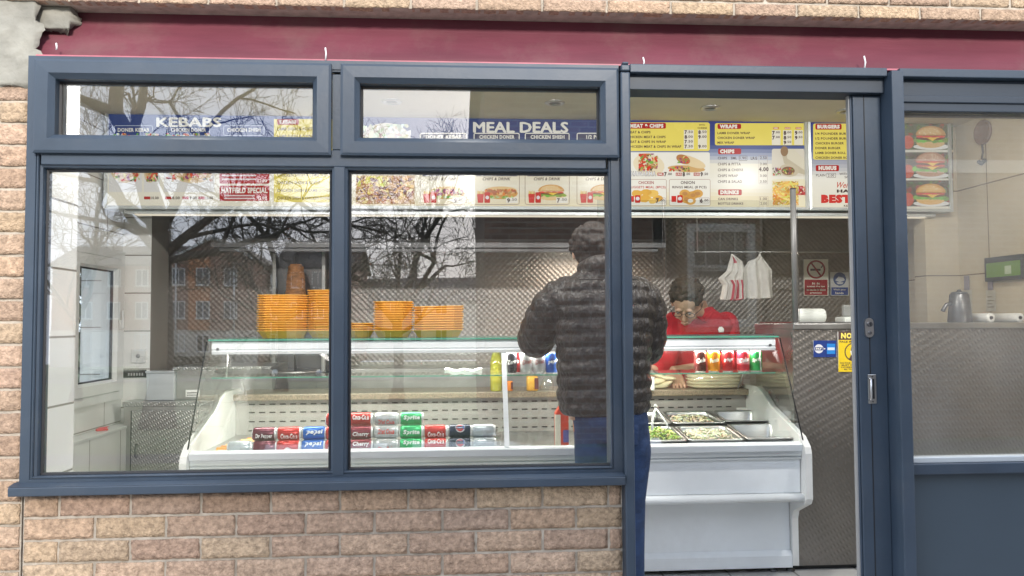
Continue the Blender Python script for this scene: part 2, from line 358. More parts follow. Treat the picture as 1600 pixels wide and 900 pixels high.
# rough cement repair at the left end of the beam
def lump(name, x0, x1, z0, z1, y, thick, label, seed, parent=None, edge=.05, nx=50, nzv=36):
    b = MB(); vs = []
    for j in range(nzv+1):
        for i in range(nx+1):
            u = x0+(x1-x0)*i/nx; w = z0+(z1-z0)*j/nzv
            dd = min(i, nx-i, j, nzv-j)
            n = noise.fractal(Vector((u*9+seed, w*9, seed)), 1, 2, 5)*.010+noise.noise(Vector((u*45, w*60, seed)))*.0025
            if dd == 0: u += (noise.noise(Vector((w*22, seed, 0)))+.5*noise.noise(Vector((w*75, seed, 2))))*edge; w += (noise.noise(Vector((u*22, 3, seed)))+.5*noise.noise(Vector((u*75, 3, seed))))*edge*.6
            vs.append((u, y-thick*(0 if dd == 0 else 1)-n*(1 if dd else 0), w))
    W = nx+1
    b.add(vs, [(j*W+i, j*W+i+1, (j+1)*W+i+1, (j+1)*W+i) for j in range(nzv) for i in range(nx)], None, True)
    b.box(x0+.04, x1-.04, y+.001, y+.03, z0+.02, z1-.03)
    o = b.build(name, M_CEMENT, parent)
    if not parent: tag(o, label, 'cement patch')
    return o
lump('cement_patch', -1.75, -1.40, 2.03, 2.40, -.0, .018, 'rough grey cement patch over the top of the brick pier beside the red beam', 3.3, edge=.035)
lump('cement_lump', -1.47, -1.305, 2.240, 2.325, .062, .040, 'small lump of grey cement smeared across the upper corner of the red beam', 8.1, edge=.06, nx=26, nzv=18)

# ---- red lintel beam
t = thing('steel_beam', 'dark red painted steel beam over the shop front', 'beam', (1.8, .03, 2.13))
b = MB(); n = 14; pr = [(.0, 2.134), (.0, 2.146), (.012, 2.150)]
for i in range(n+1):
    a = i/n; pr.append((.018+.055*math.sin(a*PI/2)**1.5, 2.152+.172*a))
pr += [(.14, 2.324), (.14, 2.134)]
b.prism(pr, 'x', -1.45, 5.2, smooth=False); b.build('web', M_RED, t)
b = MB(); b.box(-1.45, 5.2, -.012, .0, 2.1385, 2.1445); b.build('flange_lip', mat('red_paint_lip', (.42, .12, .15), .5, var=.25, nscale=12), t)
for i, (px, py0, py1) in enumerate([(509, 75, 94), (1005, 90, 104), (1350, 88, 108), (89, 68, 78)]):
    x, _, z1 = at(px, py0, -.015); z0 = Z(px, py1, -.015)
    b = MB(); b.tube([(0, 0, 0), (.002, -.004, (z1-z0)*.5), (-.001, -.001, z1-z0)], .0028, 6)
    o = b.build('fixing_pin', M_PAPER, loc=(x, -.016, z0), local=True); w = ['at the top of the shop window mullion', 'above the doorway post', 'above the door leaf', 'near the cement lump'][i]
    tag(o, 'small white pin on the red beam '+w, 'pin', 'white pins along the beam')

# ================================================================ shop window
win = thing('shop_window', 'wide blue grey shop window with two top lights and two big lower panes', 'window', ((XF0+XF1)/2, 0, .67))
yf, yb = -.03, .05
b = MB()
b.frame(XF0, XF1, .7205, 2.134, [(0, yb), (0, yf), (.030, yf), (.032, yf+.004), (.034, yf+.004), (.036, yf), (.038, yf), (.040, yf+.006), (.040, yb)]); b.build('outer_frame', M_FRAME, win)
xm0, xm1 = -.437, -.374
b = MB(); zt = 1.795
b.box(xm0+.013, xm1-.013, yf-.001, yb, .745, zt-.021); b.build('mullion', M_FRAME, win, bevel=.003)
b = MB(); b.box(XF0+.047, XF1-.047, yf-.0015, yb, zt-.022, zt+.035); b.build('transom', M_FRAME, win, bevel=.003)
b = MB(); b.box(-.4305, -.4005, yf-.001, yb, zt+.036, 2.087); b.build('upper_mullion', M_FRAME, win, bevel=.002)
b = MB(); b.box(XF0-.014, XF1+.0, -.070, .03, .706, .735); b.prism([(-.070, .735), (-.03, .742), (.03, .742), (.03, .7345)], 'x', XF0-.016, XF1); b.build('sill', M_FRAME, win, bevel=.004)
# top hung sashes
for k, (x0, x1) in enumerate([(XF0+.028, -.431), (-.400, XF1-.004)]):
    b = MB(); g = .062
    b.frame(x0, x1, zt+.014, 2.118, [(0, yf), (0, yf-.018), (.008, yf-.022), (.046, yf-.023), (.054, yf-.014), (g, yf-.006), (g, yb-.01)])
    s = b.build('top_sash', M_FRAME, win)
    b = MB(); b.frame(x0+g, x1-g, zt+.014+g, 2.118-g, [(0, -.003), (0, -.009), (.007, -.006), (.007, .004)]); b.build('seal', M_SEAL, s)
    b = MB(); b.box(x0+g+.0, x1-g-.0, -.002, .004, zt+.014+g, 2.118-g); b.build('pane', M_GLASS, s)
for k, (x0, x1) in enumerate([(XF0+.041, xm0+.013), (xm1-.013, XF1-.012)]):
    b = MB(); z0, z1 = .750, zt-.022
    if k == 0: x0 += .001
    b.frame(x0, x1, z0, z1, [(0, yf+.006), (.007, yf+.010), (.011, .004), (.016, .006), (.016, .02)]); s = b.build('glazing_bead', M_FRAME, win)
    b = MB(); b.frame(x0+.012, x1-.012, z0+.012, z1-.012, [(0, -.002), (.0, -.006), (.006, -.003), (.006, .004)]); b.build('seal', M_SEAL, s)
    b = MB(); b.box(x0+.013, x1-.013, -.002, .004, z0+.013, z1-.013); b.build('pane', M_GLASS, win)

# ================================================================ doorway frame with its open sliding leaf
df = thing('door_frame', 'blue grey metal frame round the open doorway', 'door frame', (1.05, 0, -.14))
b = MB(); b.box(.546, .580, -.055, .07, -.14, 2.105); b.build('post', M_FRAME, df, bevel=.006)
b = MB(); b.box(.548, .578, -.060, .04, 2.106, 2.128); b.box(.552, .574, -.062, .03, 2.128, 2.137); b.build('post_cap', M_FRAME, df, bevel=.004)
b = MB(); b.box(.5805, 1.494, -.05, .07, 2.104, 2.134); b.build('head', M_FRAME, df, bevel=.003)
b = MB(); b.box(.5805, 1.494, -.025, .07, 2.052, 2.1035); b.build('track_cover', M_DARKF, df, bevel=.002)
b = MB(); b.box(1.495, 1.538, -.075, .07, -.14, 2.118); b.build('post', M_FRAME, df, bevel=.004)
b = MB(); b.box(.5805, 1.495, -.03, .12, -.14, .0); b.build('threshold', M_STEEL, df, bevel=.004)
sd_ = thing('sliding_door', 'blue grey sliding door leaf pushed open, with a lock and handle', 'door', (1.43, .04, 0))
b = MB(); b.box(1.392, 1.494, .0, .034, .004, 2.05); b.box(1.384, 1.3915, .005, .030, .004, 2.05); b.build('stile', M_FRAME, sd_, bevel=.003)
b = MB(); b.box(1.379, 1.3835, .008, .026, .004, 2.05); b.build('brush_seal', mat('seal_grey', (.25, .25, .25), .9), sd_)
b = MB(); b.box(1.4305, 1.4335, -.0015, .0, .004, 2.05); b.build('joint_line', M_SEAL, sd_)
x, _, z = at(1359, 512, -.01)
b = MB(); n = 16
pl = [(x+.016*math.cos(2*PI*i/n), z+(.018 if math.sin(2*PI*i/n) > 0 else -.018)+.016*math.sin(2*PI*i/n)) for i in range(n)]
b.prism(pl, 'y', -.008, 0); k = b.build('lock_plate', M_STEEL, sd_, bevel=.002)
b = MB(); b.tube([(x, -.016, z+.012), (x, -.006, z+.012)], .009, 12); b.tube([(x, -.014, z-.018), (x, -.006, z-.018)], .006, 10); b.build('lock_cylinder', M_DSTEEL, k, bevel=.001)
b = MB(); b.box(x-.0015, x+.0015, -.018, -.016, z+.006, z+.018); b.build('keyhole', M_BLACK, k)
x, _, z = at(1364, 608, -.01)
b = MB(); b.box(x-.014, x+.016, -.005, 0, z-.051, z+.051); k = b.build('handle_plate', M_STEEL, sd_, bevel=.002)
b = MB(); b.box(x-.002, x+.008, -.0065, -.005, z-.034, z+.036); b.build('finger_recess', M_BLACK, k, bevel=.002)
b = MB(); [b.tube([(x+.001, -.008, z+q), (x+.001, -.005, z+q)], .003, 8) for q in (-.044, .044)]; b.build('screw', M_DSTEEL, k)
b = MB(); b.tube([(x-.010, -.018, z-.035), (x-.010, -.018, z+.035)], .004, 8); b.tube([(x-.010, -.018, z-.035), (x-.010, -.004, z-.038)], .004, 8); b.tube([(x-.010, -.018, z+.035), (x-.010, -.004, z+.038)], .004, 8); b.build('pull_bar', M_STEEL, k)

# ================================================================ side window
sw = thing('side_window', 'tall blue grey framed window with hazy glass over a solid panel', 'window', (2.3, 0, -.14))
b = MB(); b.box(1.5385, XS1, -.05, .07, 2.104, 2.134); b.build('head', M_FRAME, sw, bevel=.003)
b = MB(); b.box(1.5385, XS1-.04, -.02, .07, 1.99, 2.1035); b.box(1.5385, XS1-.04, -.028, .07, 2.02, 2.045); b.build('shutter_box', M_DARKF, sw, bevel=.003)
b = MB(); b.box(1.5385, XS1-.04, -.035, .05, .715, .752); b.build('rail', M_FRAME, sw, bevel=.003)
b = MB(); b.box(1.5385, XS1-.04, -.02, .02, .7525, .772); b.build('bead', M_ALU, sw, bevel=.002)
b = MB(); b.box(XS1-.04, XS1, -.05, .07, -.14, 2.1035); b.build('stile', M_FRAME, sw, bevel=.003)
b = MB(); b.box(1.5385, XS1-.04, .0, .03, -.10, .7145); b.build('lower_panel', M_PANEL, sw)
b = MB(); b.frame(1.5385, XS1-.04, -.14, .7145, [(0, .0), (0, -.02), (.006, -.02), (.008, .0)]); b.build('panel_trim', M_FRAME, sw)
b = MB(); b.box(1.539, XS1-.0405, .006, .012, .773, 1.989); b.build('pane', M_GLASS2, sw)

# ================================================================ inside walls
M_TILE_L = tiled('white_tiles', (.88, .88, .86), (.30, .28, .25), .40, .245, offz=.02, axes='xz')
M_TILE_LY = tiled('white_tiles_side', (.82, .82, .80), (.35, .33, .30), .40, .30, offx=.1, offz=-.03, axes='yz')
M_TILE_R = tiled('cream_tiles', (.66, .58, .44), (.22, .17, .12), .55, .56, offx=.22, offz=.14, axes='yz', gw=.004)
M_TILE_R2 = tiled('cream_tiles_end', (.66, .58, .44), (.22, .17, .12), .9, .56, offx=.22, offz=.14, axes='xz', gw=.004)
M_QBACK = quilted('dimpled_steel', (.36, .34, .32), 150, .42, 'dimple', .45)
M_QFRONT = quilted('chequered_steel', (.25, .235, .22), 170, .38, 'tread', .5)
b = MB(); b.box(-2.45, X(111, .36), .36, .40, 0, 2.53); b.box(-2.45, XF0-.02, .09, .3595, 0, 2.53); tag(b.build('wall_pier', M_TILE_L), 'white tiled return wall just inside the edge of the shop window', 'wall')
b = MB()
WX = -2.18; wy0, wy1 = atX(100, 500, WX)[1], atX(189, 500, WX)[1]; wz0, wz1 = atX(113, 636, WX)[2], atX(150, 388, WX)[2]
PY = wy1+.02
b.box(WX-.25, WX, .40, wy0, .62, 2.53); b.box(WX-.25, WX, wy1, 3.45, 0, 2.53); b.box(WX-.25, WX, wy0, wy1, wz1, 2.53); b.box(WX-.25, WX, wy0, wy1, .62, wz0)
b.box(WX-.25, WX+.10, .37, wy1, 0, .60); tag(b.build('wall_left', M_TILE_LY), kind='structure')
b = MB(); b.box(WX-.02, WX+.105, .37, wy1-.001, .6005, .618); tag(b.build('window_ledge', M_WHITE2, bevel=.003), 'white ledge under the small white window', 'ledge')
iw = thing('small_window', 'small white plastic window in the side wall, above the ledge with the red object', 'window', (WX, (wy0+wy1)/2, wz0))
def yframe(mbx, y0, y1, z0, z1, prof):
    n = len(prof); vs = []
    for ins, xx in prof: vs += [(xx, y0+ins, z0+ins), (xx, y1-ins, z0+ins), (xx, y1-ins, z1-ins), (xx, y0+ins, z1-ins)]
    mbx.add(vs, [(i*4+k, i*4+(k+1) % 4, (i+1)*4+(k+1) % 4, (i+1)*4+k) for i in range(n-1) for k in range(4)])
b = MB(); yframe(b, wy0-.01, wy1-.0, wz0-.01, wz1+.01, [(0, WX), (0, WX+.02), (.05, WX+.02), (.055, WX+.01), (.055, WX-.1)]); b.build('frame', M_WHITE2, iw)
b = MB(); yframe(b, wy0+.046, wy1-.056, wz0+.046, wz1-.046, [(0, WX+.012), (0, WX+.03), (.06, WX+.03), (.075, WX+.01), (.075, WX-.03)]); s_ = b.build('sash', M_WHITE2, iw)
b = MB(); yframe(b, wy0+.12, wy1-.13, wz0+.12, wz1-.12, [(0, WX-.01), (0, WX+.004), (.010, WX+.004), (.010, WX-.01)]); b.build('seal', M_BLACK, s_)
b = MB(); b.box(WX-.012, WX-.006, wy0+.12, wy1-.13, wz0+.12, wz1-.12); b.build('pane', M_SCREEN, s_)
b = MB(); zc = (wz0+wz1)/2; b.box(WX+.03, WX+.045, wy1-.10, wy1-.075, zc-.03, zc+.03); b.box(WX+.045, WX+.058, wy1-.097, wy1-.082, zc-.025, zc+.09); b.build('handle', M_WHITE2, s_, bevel=.003)
b = MB(); b.box(WX, X(236, PY), PY, PY+.3, 0, 2.53); tag(b.build('tiled_pier', M_TILE_L), 'pale tiled pier behind the steel cabinet', 'pier')
b = MB(); b.box(-2.4, 3.4, 3.3, 3.45, 0, 2.53); tag(b.build('wall_back', M_QBACK), kind='structure')
b = MB(); b.box(3.28, 3.45, .07, 3.3, 0, 2.53); tag(b.build('wall_right', M_TILE_R), kind='structure')
b = MB(); b.box(X(1448, 2.27), 3.2795, 2.27, 2.4, 0, 2.53); tag(b.build('end_wall', M_TILE_R2), 'cream tiled end wall below the burger picture', 'wall')
# downlights: unseen lit row added to brighten the room, then the unlit row
for i, xx in enumerate((-1.15, .05, 1.15, 2.45)):
    yy = .50; t = thing('ceiling_light', ['lit round ceiling light inside the shop front over the kebabs end', 'lit round ceiling light inside the shop front over the second pane', 'lit round ceiling light just inside the doorway', 'lit round ceiling light just inside the hazy side window'][i], 'ceiling light', (xx, yy, 2.53), 'lit ceiling downlights')
    b = MB(); b.lathe([(.034, 2.529), (.036, 2.522), (.050, 2.520), (.058, 2.526), (.058, 2.5295)], 28, c=(xx, yy, 0)); b.build('bezel', M_STEEL, t)
    dl = bpy.data.materials.get('downlight_lens')
    if not dl:
        dl = bpy.data.materials.new('downlight_lens'); t_, o_ = nodes_of(dl); e_ = t_.nodes.new('ShaderNodeEmission'); e_.inputs[0].default_value = (1, .96, .9, 1); e_.inputs[1].default_value = 6; t_.links.new(e_.outputs[0], o_.inputs[0])
    b = MB(); b.lathe([(.0, 2.527), (.02, 2.5265), (.036, 2.5285)], 24, c=(xx, yy, 0)); b.build('lens', dl, t)
    L_ = bpy.data.lights.new('downlight', 'SPOT'); L_.energy = 29; L_.spot_size = R(160); L_.spot_blend = .6; L_.shadow_soft_size = .05; L_.color = (1, .97, .92)
    lo = bpy.data.objects.new('downlight', L_); C.objects.link(lo); lo.parent = t; lo.location = (0, 0, -.03); lo.rotation_euler = (R(28), 0, 0)
# unlit row
for i, (px, py) in enumerate([(612, 158), (867, 160), (1110, 168), (1322, 173)]):
    x, y, _ = atZ(px, py, 2.53)
    t = thing('ceiling_light', ['round unlit ceiling light seen in the top light, away from the words MEAL DEALS', 'round unlit ceiling light seen above the words MEAL DEALS', 'round unlit ceiling light above the WRAPS price list', 'round unlit ceiling light above the BURGERS price list'][i], 'ceiling light', (x, y, 2.53), 'ceiling downlights')
    b = MB(); b.lathe([(.034, 2.529), (.036, 2.522), (.050, 2.520), (.058, 2.526), (.058, 2.5295)], 28, c=(x, y, 0)); b.build('bezel', M_STEEL, t)
    b = MB(); b.lathe([(.0, 2.527), (.02, 2.5265), (.036, 2.5285)], 24, c=(x, y, 0)); b.build('lamp', M_DSTEEL, t)
# ================================================================ printed graphics
FONT = {}
def glyphs(s, bold=0, shear=0):
    k = (s, bold, shear)
    if k in FONT: return FONT[k]
    cu = bpy.data.curves.new('t', 'FONT'); cu.body = s; cu.size = 1; cu.offset = bold; cu.shear = shear; cu.resolution_u = 2; cu.fill_mode = 'FRONT'
    cu.space_character = 1.0+bold*2.2
    o = bpy.data.objects.new('t', cu); me = bpy.data.meshes.new_from_object(o)
    vs = [(v.co.x, v.co.y) for v in me.vertices]; fs = [tuple(p.vertices) for p in me.polygons]
    bpy.data.objects.remove(o); bpy.data.meshes.remove(me); bpy.data.curves.remove(cu)
    FONT[k] = (vs, fs); return FONT[k]
class Print:
    # flat print on the plane y = Y, drawn in the coordinates of tf
    def __init__(s, Y, tf=lambda x, y: (x, y), step=.00016, P=None): s.Y = Y; s.tf = tf; s.mb = MB(); s.lv = 0; s.step = step; s.P = P
    def pt(s, x, y, lv=None):
        lv = s.lv if lv is None else lv
        if s.P: return s.P(x, y, lv*s.step)
        a, b = s.tf(x, y); p = at(a, b, s.Y); return (p[0], s.Y-lv*s.step, p[2])
    def poly(s, pts, col, lv=None):
        vs = [s.pt(x, y, lv) for x, y in pts]; s.mb.add(vs, [tuple(range(len(vs)))], col)
    def rect(s, x0, y0, x1, y1, col, lv=None, r=0):
        if not r: return s.poly([(x0, y0), (x1, y0), (x1, y1), (x0, y1)], col, lv)
        pts = []
        for cx, cy, a0 in ((x1-r, y0+r, -90), (x1-r, y1-r, 0), (x0+r, y1-r, 90), (x0+r, y0+r, 180)):
            for k in range(4): a = R(a0+k*30); pts.append((cx+r*math.cos(a), cy+r*math.sin(a)))
        s.poly(pts, col, lv)
    def ell(s, cx, cy, rx, ry, col, n=18, lv=None, a0=0, a1=360, rot=0, wob=0, rnd=random):
        pts = []
        full = a1-a0 == 360
        for k in range(n if full else n+1):
            a = R(a0+(a1-a0)*k/n); q = 1+rnd.uniform(-wob, wob); u, w = rx*q*math.cos(a), ry*q*math.sin(a)
            pts.append((cx+u*math.cos(rot)-w*math.sin(rot), cy+u*math.sin(rot)+w*math.cos(rot)))
        s.poly(pts, col, lv)
    def outline(s, x0, y0, x1, y1, w, col, lv=None, r=3):
        lv = s.lv if lv is None else lv
        def rr(x0, y0, x1, y1, r):
            pts = []
            for cx, cy, a0 in ((x1-r, y0+r, -90), (x1-r, y1-r, 0), (x0+r, y1-r, 90), (x0+r, y0+r, 180)):
                for k in range(4): a = R(a0+k*30); pts.append((cx+r*math.cos(a), cy+r*math.sin(a)))
            return pts
        A, B = rr(x0, y0, x1, y1, r), rr(x0+w, y0+w, x1-w, y1-w, max(r-w, .3)); n = len(A)
        s.mb.add([s.pt(*p, lv) for p in A+B], [(i, (i+1) % n, n+(i+1) % n, n+i) for i in range(n)], col)
    def text(s, t, x0, y0, x1, y1, col, bold=.02, shear=0, lv=None, clip=None):
        vs, fs = glyphs(t, bold, shear)
        if not vs: return
        ax, bx = min(v[0] for v in vs), max(v[0] for v in vs); ay, by = min(v[1] for v in vs), max(v[1] for v in vs)
        P = [s.pt(x0+(v[0]-ax)/(bx-ax)*(x1-x0), y1-(v[1]-ay)/max(by-ay, .01)*(y1-y0), lv) for v in vs]
        if clip: fs = [f for f in fs if all(x0+(vs[i][0]-ax)/(bx-ax)*(x1-x0) < clip for i in f)]
        s.mb.add(P, fs, col)
BUN = (.72, .38, .10); BUN2 = (.86, .60, .28); LET = (.22, .45, .06); TOM = (.72, .07, .03); PAT = (.17, .06, .02); CHE = (.95, .62, .06); SAU = (.75, .22, .05)
def burger(p, cx, cy, w, h, seed=1, layers=1, plate=True, BUN=BUN, BUN2=BUN2):
    rn = random.Random(seed); L = p.lv
    if plate: p.ell(cx+w*.03, cy+h*.42, w*.56, h*.13, (.85, .85, .82), lv=L+1)
    p.ell(cx, cy+h*.26, w*.44, h*.22, BUN2, lv=L+2, n=16)
    for i in range(9): p.ell(cx-w*.46+w*.92*i/8, cy+h*.16+rn.uniform(-.03, .03)*h, w*.10, h*.10, tuple(c*rn.uniform(.7, 1.4) for c in LET), n=7, lv=L+3+i % 3, wob=.3, rnd=rn)
    for k in range(layers):
        yy = cy+h*(.06-.17*k)
        p.ell(cx, yy, w*.45, h*.09, tuple(c*rn.uniform(.9, 1.5) for c in PAT), lv=L+6+k*4, n=14)
        p.poly([(cx-w*.40, yy-h*.05), (cx+w*.42, yy-h*.05), (cx+w*.2, yy-h*.01), (cx+w*.06, yy+h*.12), (cx-w*.1, yy-h*.01)], CHE, lv=L+7+k*4)
        for i in range(4): p.ell(cx-w*.32+w*.64*i/3, yy-h*.07, w*.13, h*.045, tuple(c*rn.uniform(.8, 1.3) for c in TOM), lv=L+8+k*4+i % 2, n=9)
    yt = cy-h*(.06+.15*(layers-1))
    p.ell(cx, yt, w*.46, h*.40, BUN, lv=L+16, n=20, a0=180, a1=360)
    p.ell(cx-w*.03, yt-h*.04, w*.36, h*.29, BUN2, lv=L+17, n=18, a0=180, a1=360)
    for i in range(26):
        a = rn.uniform(185, 355); q = rn.uniform(.2, .92)
        p.ell(cx+w*.42*q*math.cos(R(a)), yt-h*.02+h*.36*q*math.sin(R(a)), w*.013, h*.02, (.95, .85, .6), n=5, lv=L+18)
def scatter(p, x0, y0, x1, y1, pal, n, seed, size=(3, 6), stick=False, aspect=1):
    rn = random.Random(seed); L = p.lv
    for i in range(n):
        cx, cy = rn.uniform(x0+1, x1-1), rn.uniform(y0+1, y1-1); c = rn.choice(pal); c = tuple(min(v*rn.uniform(.75, 1.25), 1) for v in c); q = rn.uniform(*size)
        if stick:
            a = rn.uniform(-1.2, 1.2); dx, dy = math.cos(a)*q, math.sin(a)*q; w = q*.14
            pts = [(cx-dx-dy*.14, cy-dy+dx*.14), (cx+dx-dy*.14, cy+dy+dx*.14), (cx+dx+dy*.14, cy+dy-dx*.14), (cx-dx+dy*.14, cy-dy-dx*.14)]
        else:
            a = rn.uniform(0, PI); pts = []
            for k in range(7):
                t = 2*PI*k/7; r = q*rn.uniform(.6, 1.1); u, w = r*math.cos(t), r*.55*math.sin(t); pts.append((cx+u*math.cos(a)-w*math.sin(a), cy+u*math.sin(a)+w*math.cos(a)))
        pts = [(min(max(x, x0), x1), min(max(y, y0), y1)) for x, y in pts]
        p.poly(pts, c, lv=L+1+i % 22)
YEL = (.90, .62, .10); CHIP = [(.90, .62, .14), (.80, .48, .08), (.95, .74, .28), (.70, .36, .06)]
MIX = [(.28, .10, .05), (.45, .20, .08), (.75, .50, .15), (.20, .08, .08), (.62, .34, .14), (.85, .65, .25)]
SAL = [(.25, .45, .08), (.70, .10, .05), (.50, .25, .10), (.35, .08, .20), (.75, .60, .25), (.12, .10, .05)]
def meal(p, x0, y0, x1, y1, kind, seed):
    # red cup and can beside a sandwich or burger
    w, h = x1-x0, y1-y0; L = p.lv
    if kind == 'burger': burger(p, x0+w*.6, y0+h*.5, w*.72, h*.8, seed, plate=False)
    else:
        rn = random.Random(seed)
        p.ell(x0+w*.6, y0+h*.55, w*.42, h*.28, BUN, lv=L+1); p.ell(x0+w*.6, y0+h*.42, w*.40, h*.20, BUN2, lv=L+2)
        p.lv = L+2; scatter(p, x0+w*.22, y0+h*.34, x0+w*.98, y0+h*.66, [SAU, (.5, .15, .05), (.7, .3, .1)] if kind == 'kebab' else [(.55, .08, .12), (.3, .4, .1), (.35, .08, .2)], 40, seed, (w*.03, w*.09))
        p.lv = L+10; scatter(p, x0+w*.25, y0+h*.66, x0+w*.92, y0+h*.80, [LET, (.5, .6, .25)], 18, seed+1, (w*.03, w*.07)); p.lv = L
    p.poly([(x0+w*.02, y0+h*.58), (x0+w*.19, y0+h*.58), (x0+w*.17, y0+h), (x0+w*.04, y0+h)], (.70, .04, .03), lv=L+24)
    for i in range(4): p.poly([(x0+w*(.03+.04*i), y0+h*.58), (x0+w*(.035+.04*i), y0+h*(.42+.04*(i % 2))), (x0+w*(.06+.04*i), y0+h*.44), (x0+w*(.065+.04*i), y0+h*.58)], CHIP[i], lv=L+23)
    p.rect(x0+w*.20, y0+h*.5, x0+w*.34, y0+h, (.66, .03, .02), lv=L+25, r=w*.02)
    p.ell(x0+w*.27, y0+h*.75, w*.045, h*.09, (.85, .8, .8), lv=L+26, n=9)

BLUE = (.035, .065, .22); DBLUE = (.03, .045, .15); YL = (.93, .78, .16); YL2 = (.96, .86, .30); REDB = (.50, .03, .03); WH = (.92, .87, .72); CREAM = (.90, .80, .55); INK = (.10, .06, .06); WHT = (.95, .92, .82)
YM = 2.2
mx_ = lambda a, b, t: tuple(a[i]*(1-t)+b[i]*t for i in range(3))
def board(px0, px1, ptop, pbot, label, name='menu_board', Y=YM):
    z1 = Z((px0+px1)/2, ptop, Y); z0 = Z((px0+px1)/2, pbot, Y); x0, x1 = X(px0, Y), X(px1, Y)
    t = thing(name, label, 'menu board', ((x0+x1)/2, Y+.06, z0), 'backlit menu boards')
    b = MB(); b.box(x0, x1, Y+.012, Y+.13, z0, z1); b.build('light_box', M_ALU, t)
    b = MB(); b.frame(x0-.0, x1+.0, z0, z1, [(0, Y+.012), (0, Y-.010), (.016, Y-.012), (.020, Y-.004), (.020, Y+.01)]); b.build('frame', M_ALU, t, bevel=0)
    return t, x0+.020, x1-.020, z0+.020, z1-.020
def ground(p, x0, x1, z0, z1, bands):
    # bands: (fraction from the top, colour), plain printed gradient artwork
    Y = p.Y; n = 24
    def cf(f):
        for (a, ca), (b_, cb) in zip(bands, bands[1:]):
            if a <= f <= b_: return mx_(ca, cb, (f-a)/(b_-a+1e-9))
        return bands[-1][1]
    for i in range(n):
        a, b_ = i/n, (i+1)/n; za, zb = z1-(z1-z0)*a, z1-(z1-z0)*b_
        p.mb.add([(x0, Y, za), (x1, Y, za), (x1, Y, zb), (x0, Y, zb)], [(0, 1, 2, 3)], cf((a+b_)/2))
# ---- A: kebabs
t, x0, x1, z0, z1 = board(160, 540, 166, 327, 'lit menu board headed KEBABS')
p = Print(YM); ground(p, x0, x1, z0, z1, [(0, BLUE), (.38, BLUE), (.5, (.45, .5, .6)), (.62, WH), (1, WH)])
p.lv = 2
[p.text('KEBABS', 245+ox, 184+oy, 345+ox, 198+oy, WHT, 0, lv=2+k) for k, (ox, oy) in enumerate(((0, 0), (1.1, 0), (.5, .7), (-.9, 0), (-.3, -.6)))]
for s, a, b_ in (('DONER KEBAB', 184, 233), ('CHICKEN DONER', 267, 322), ('CHICKEN SHISH', 355, 407)):
    p.outline(a-6, 196, b_+6, 212, .8, (.6, .65, .75), lv=1); p.text(s, a, 200, b_, 206, WHT, .03)
p.rect(428, 186, 520, 316, YL, lv=1)
p.rect(433, 186, 467, 195, REDB, r=2); p.text('KEBABS', 437, 187.5, 463, 193.5, WHT, .05, lv=3)
for s, y, b_ in (('LAMB SHISH & KOFTE', 199, 491), ('LAMB SHISH & DONER', 210.5, 494), ('CHICKEN SHISH & LAMB SHISH', 271, 516), ('CHICKEN SHISH & KOFTE', 283, 500), ('CHICKEN SHISH & LAMB DONER', 295, 518), ('CHICKEN SHISH & CHICKEN DONER', 307, 519)):
    p.text(s, 433, y, min(b_, 518), y+5, INK, .02)
p.rect(343, 262, 421, 287, REDB, r=2); p.rect(343, 290, 421, 314, REDB, r=2)
p.text('HATFIELD SPECIAL', 346, 293, 418, 302, WHT, .05, lv=3)
p.text('HATFIELD SPECIAL MEAL', 347, 272, 418, 277, WHT, .02, lv=3) if False else None
for y in (273, 279): p.rect(347, y, 400, y+2.4, (.8, .7, .7), lv=3)
for y in (304.5, 309): p.rect(350, y, 398, y+2.2, (.8, .7, .7), lv=3)
p.text('12.00', 403, 280, 417, 285, WHT, .02, lv=3); p.text('12.00', 403, 307, 417, 312, WHT, .02, lv=3)
for a, b_, sd2 in ((170, 222, 3), (225, 250, 4), (256, 335, 5)):
    p.lv = 1; p.rect(a, 216, b_, 300, (.82, .80, .76), lv=1)
    p.ell((a+b_)/2, 262, (b_-a)*.48, 24, (.78, .62, .38), lv=2, rot=.2); p.ell((a+b_)/2, 268, (b_-a)*.40, 15, (.70, .48, .25), lv=3, rot=.2)
    p.lv = 3; scatter(p, a+3, 252, b_-3, 284, SAL+[TOM, LET], 60, sd2, (2, 5))
    scatter(p, a+2, 208, b_-2, 216, [TOM, LET, (.6, .3, .1), (.8, .75, .6)], 26, sd2+9, (2, 4))
p.lv = 2
for a, s in ((225, '10.00'), (258, '8.00'), (285, '9.00'), (310, '10.00')):
    p.rect(a, 307, a+10, 311.5, REDB, lv=2); p.text(s, a+11, 307, a+23, 311.5, INK, .03, lv=3)
p.mb.build('printed_sheet', M_PRINT, t)
# ---- B: meal deals
t, x0, x1, z0, z1 = board(543, 977, 174, 327, 'lit menu board headed MEAL DEALS')
p = Print(YM); ground(p, x0, x1, z0, z1, [(0, (.05, .08, .22)), (.3, (.05, .08, .22)), (.42, (.5, .5, .5)), (.5, CREAM), (.8, WH), (1, CREAM)])
p.lv = 2
for k, (ox, oy) in enumerate(((0, 0), (1.1, 0), (.5, .7), (-.9, 0), (-.3, -.6))): p.text('MEAL DEALS', 740+ox, 191+oy, 887+ox, 207+oy, WHT, 0, lv=2+k)
p.lv = 1
p.ell(603, 222, 40, 30, (.75, .72, .62), lv=1, a0=180, a1=360); scatter(p, 566, 194, 642, 222, [(.75, .70, .6), (.6, .5, .35), (.9, .85, .75), (.5, .45, .35)], 80, 77, (3, 8), stick=False)
p.rect(556, 274, 648, 319, (.5, .3, .1), lv=1); p.lv = 2; scatter(p, 557, 275, 647, 318, MIX, 150, 12, (3, 8)); scatter(p, 557, 275, 647, 318, MIX+CHIP, 60, 13, (6, 14), stick=True); scatter(p, 557, 275, 600, 292, [(.95, .75, .1), (.9, .65, .08)], 40, 14, (3, 7))
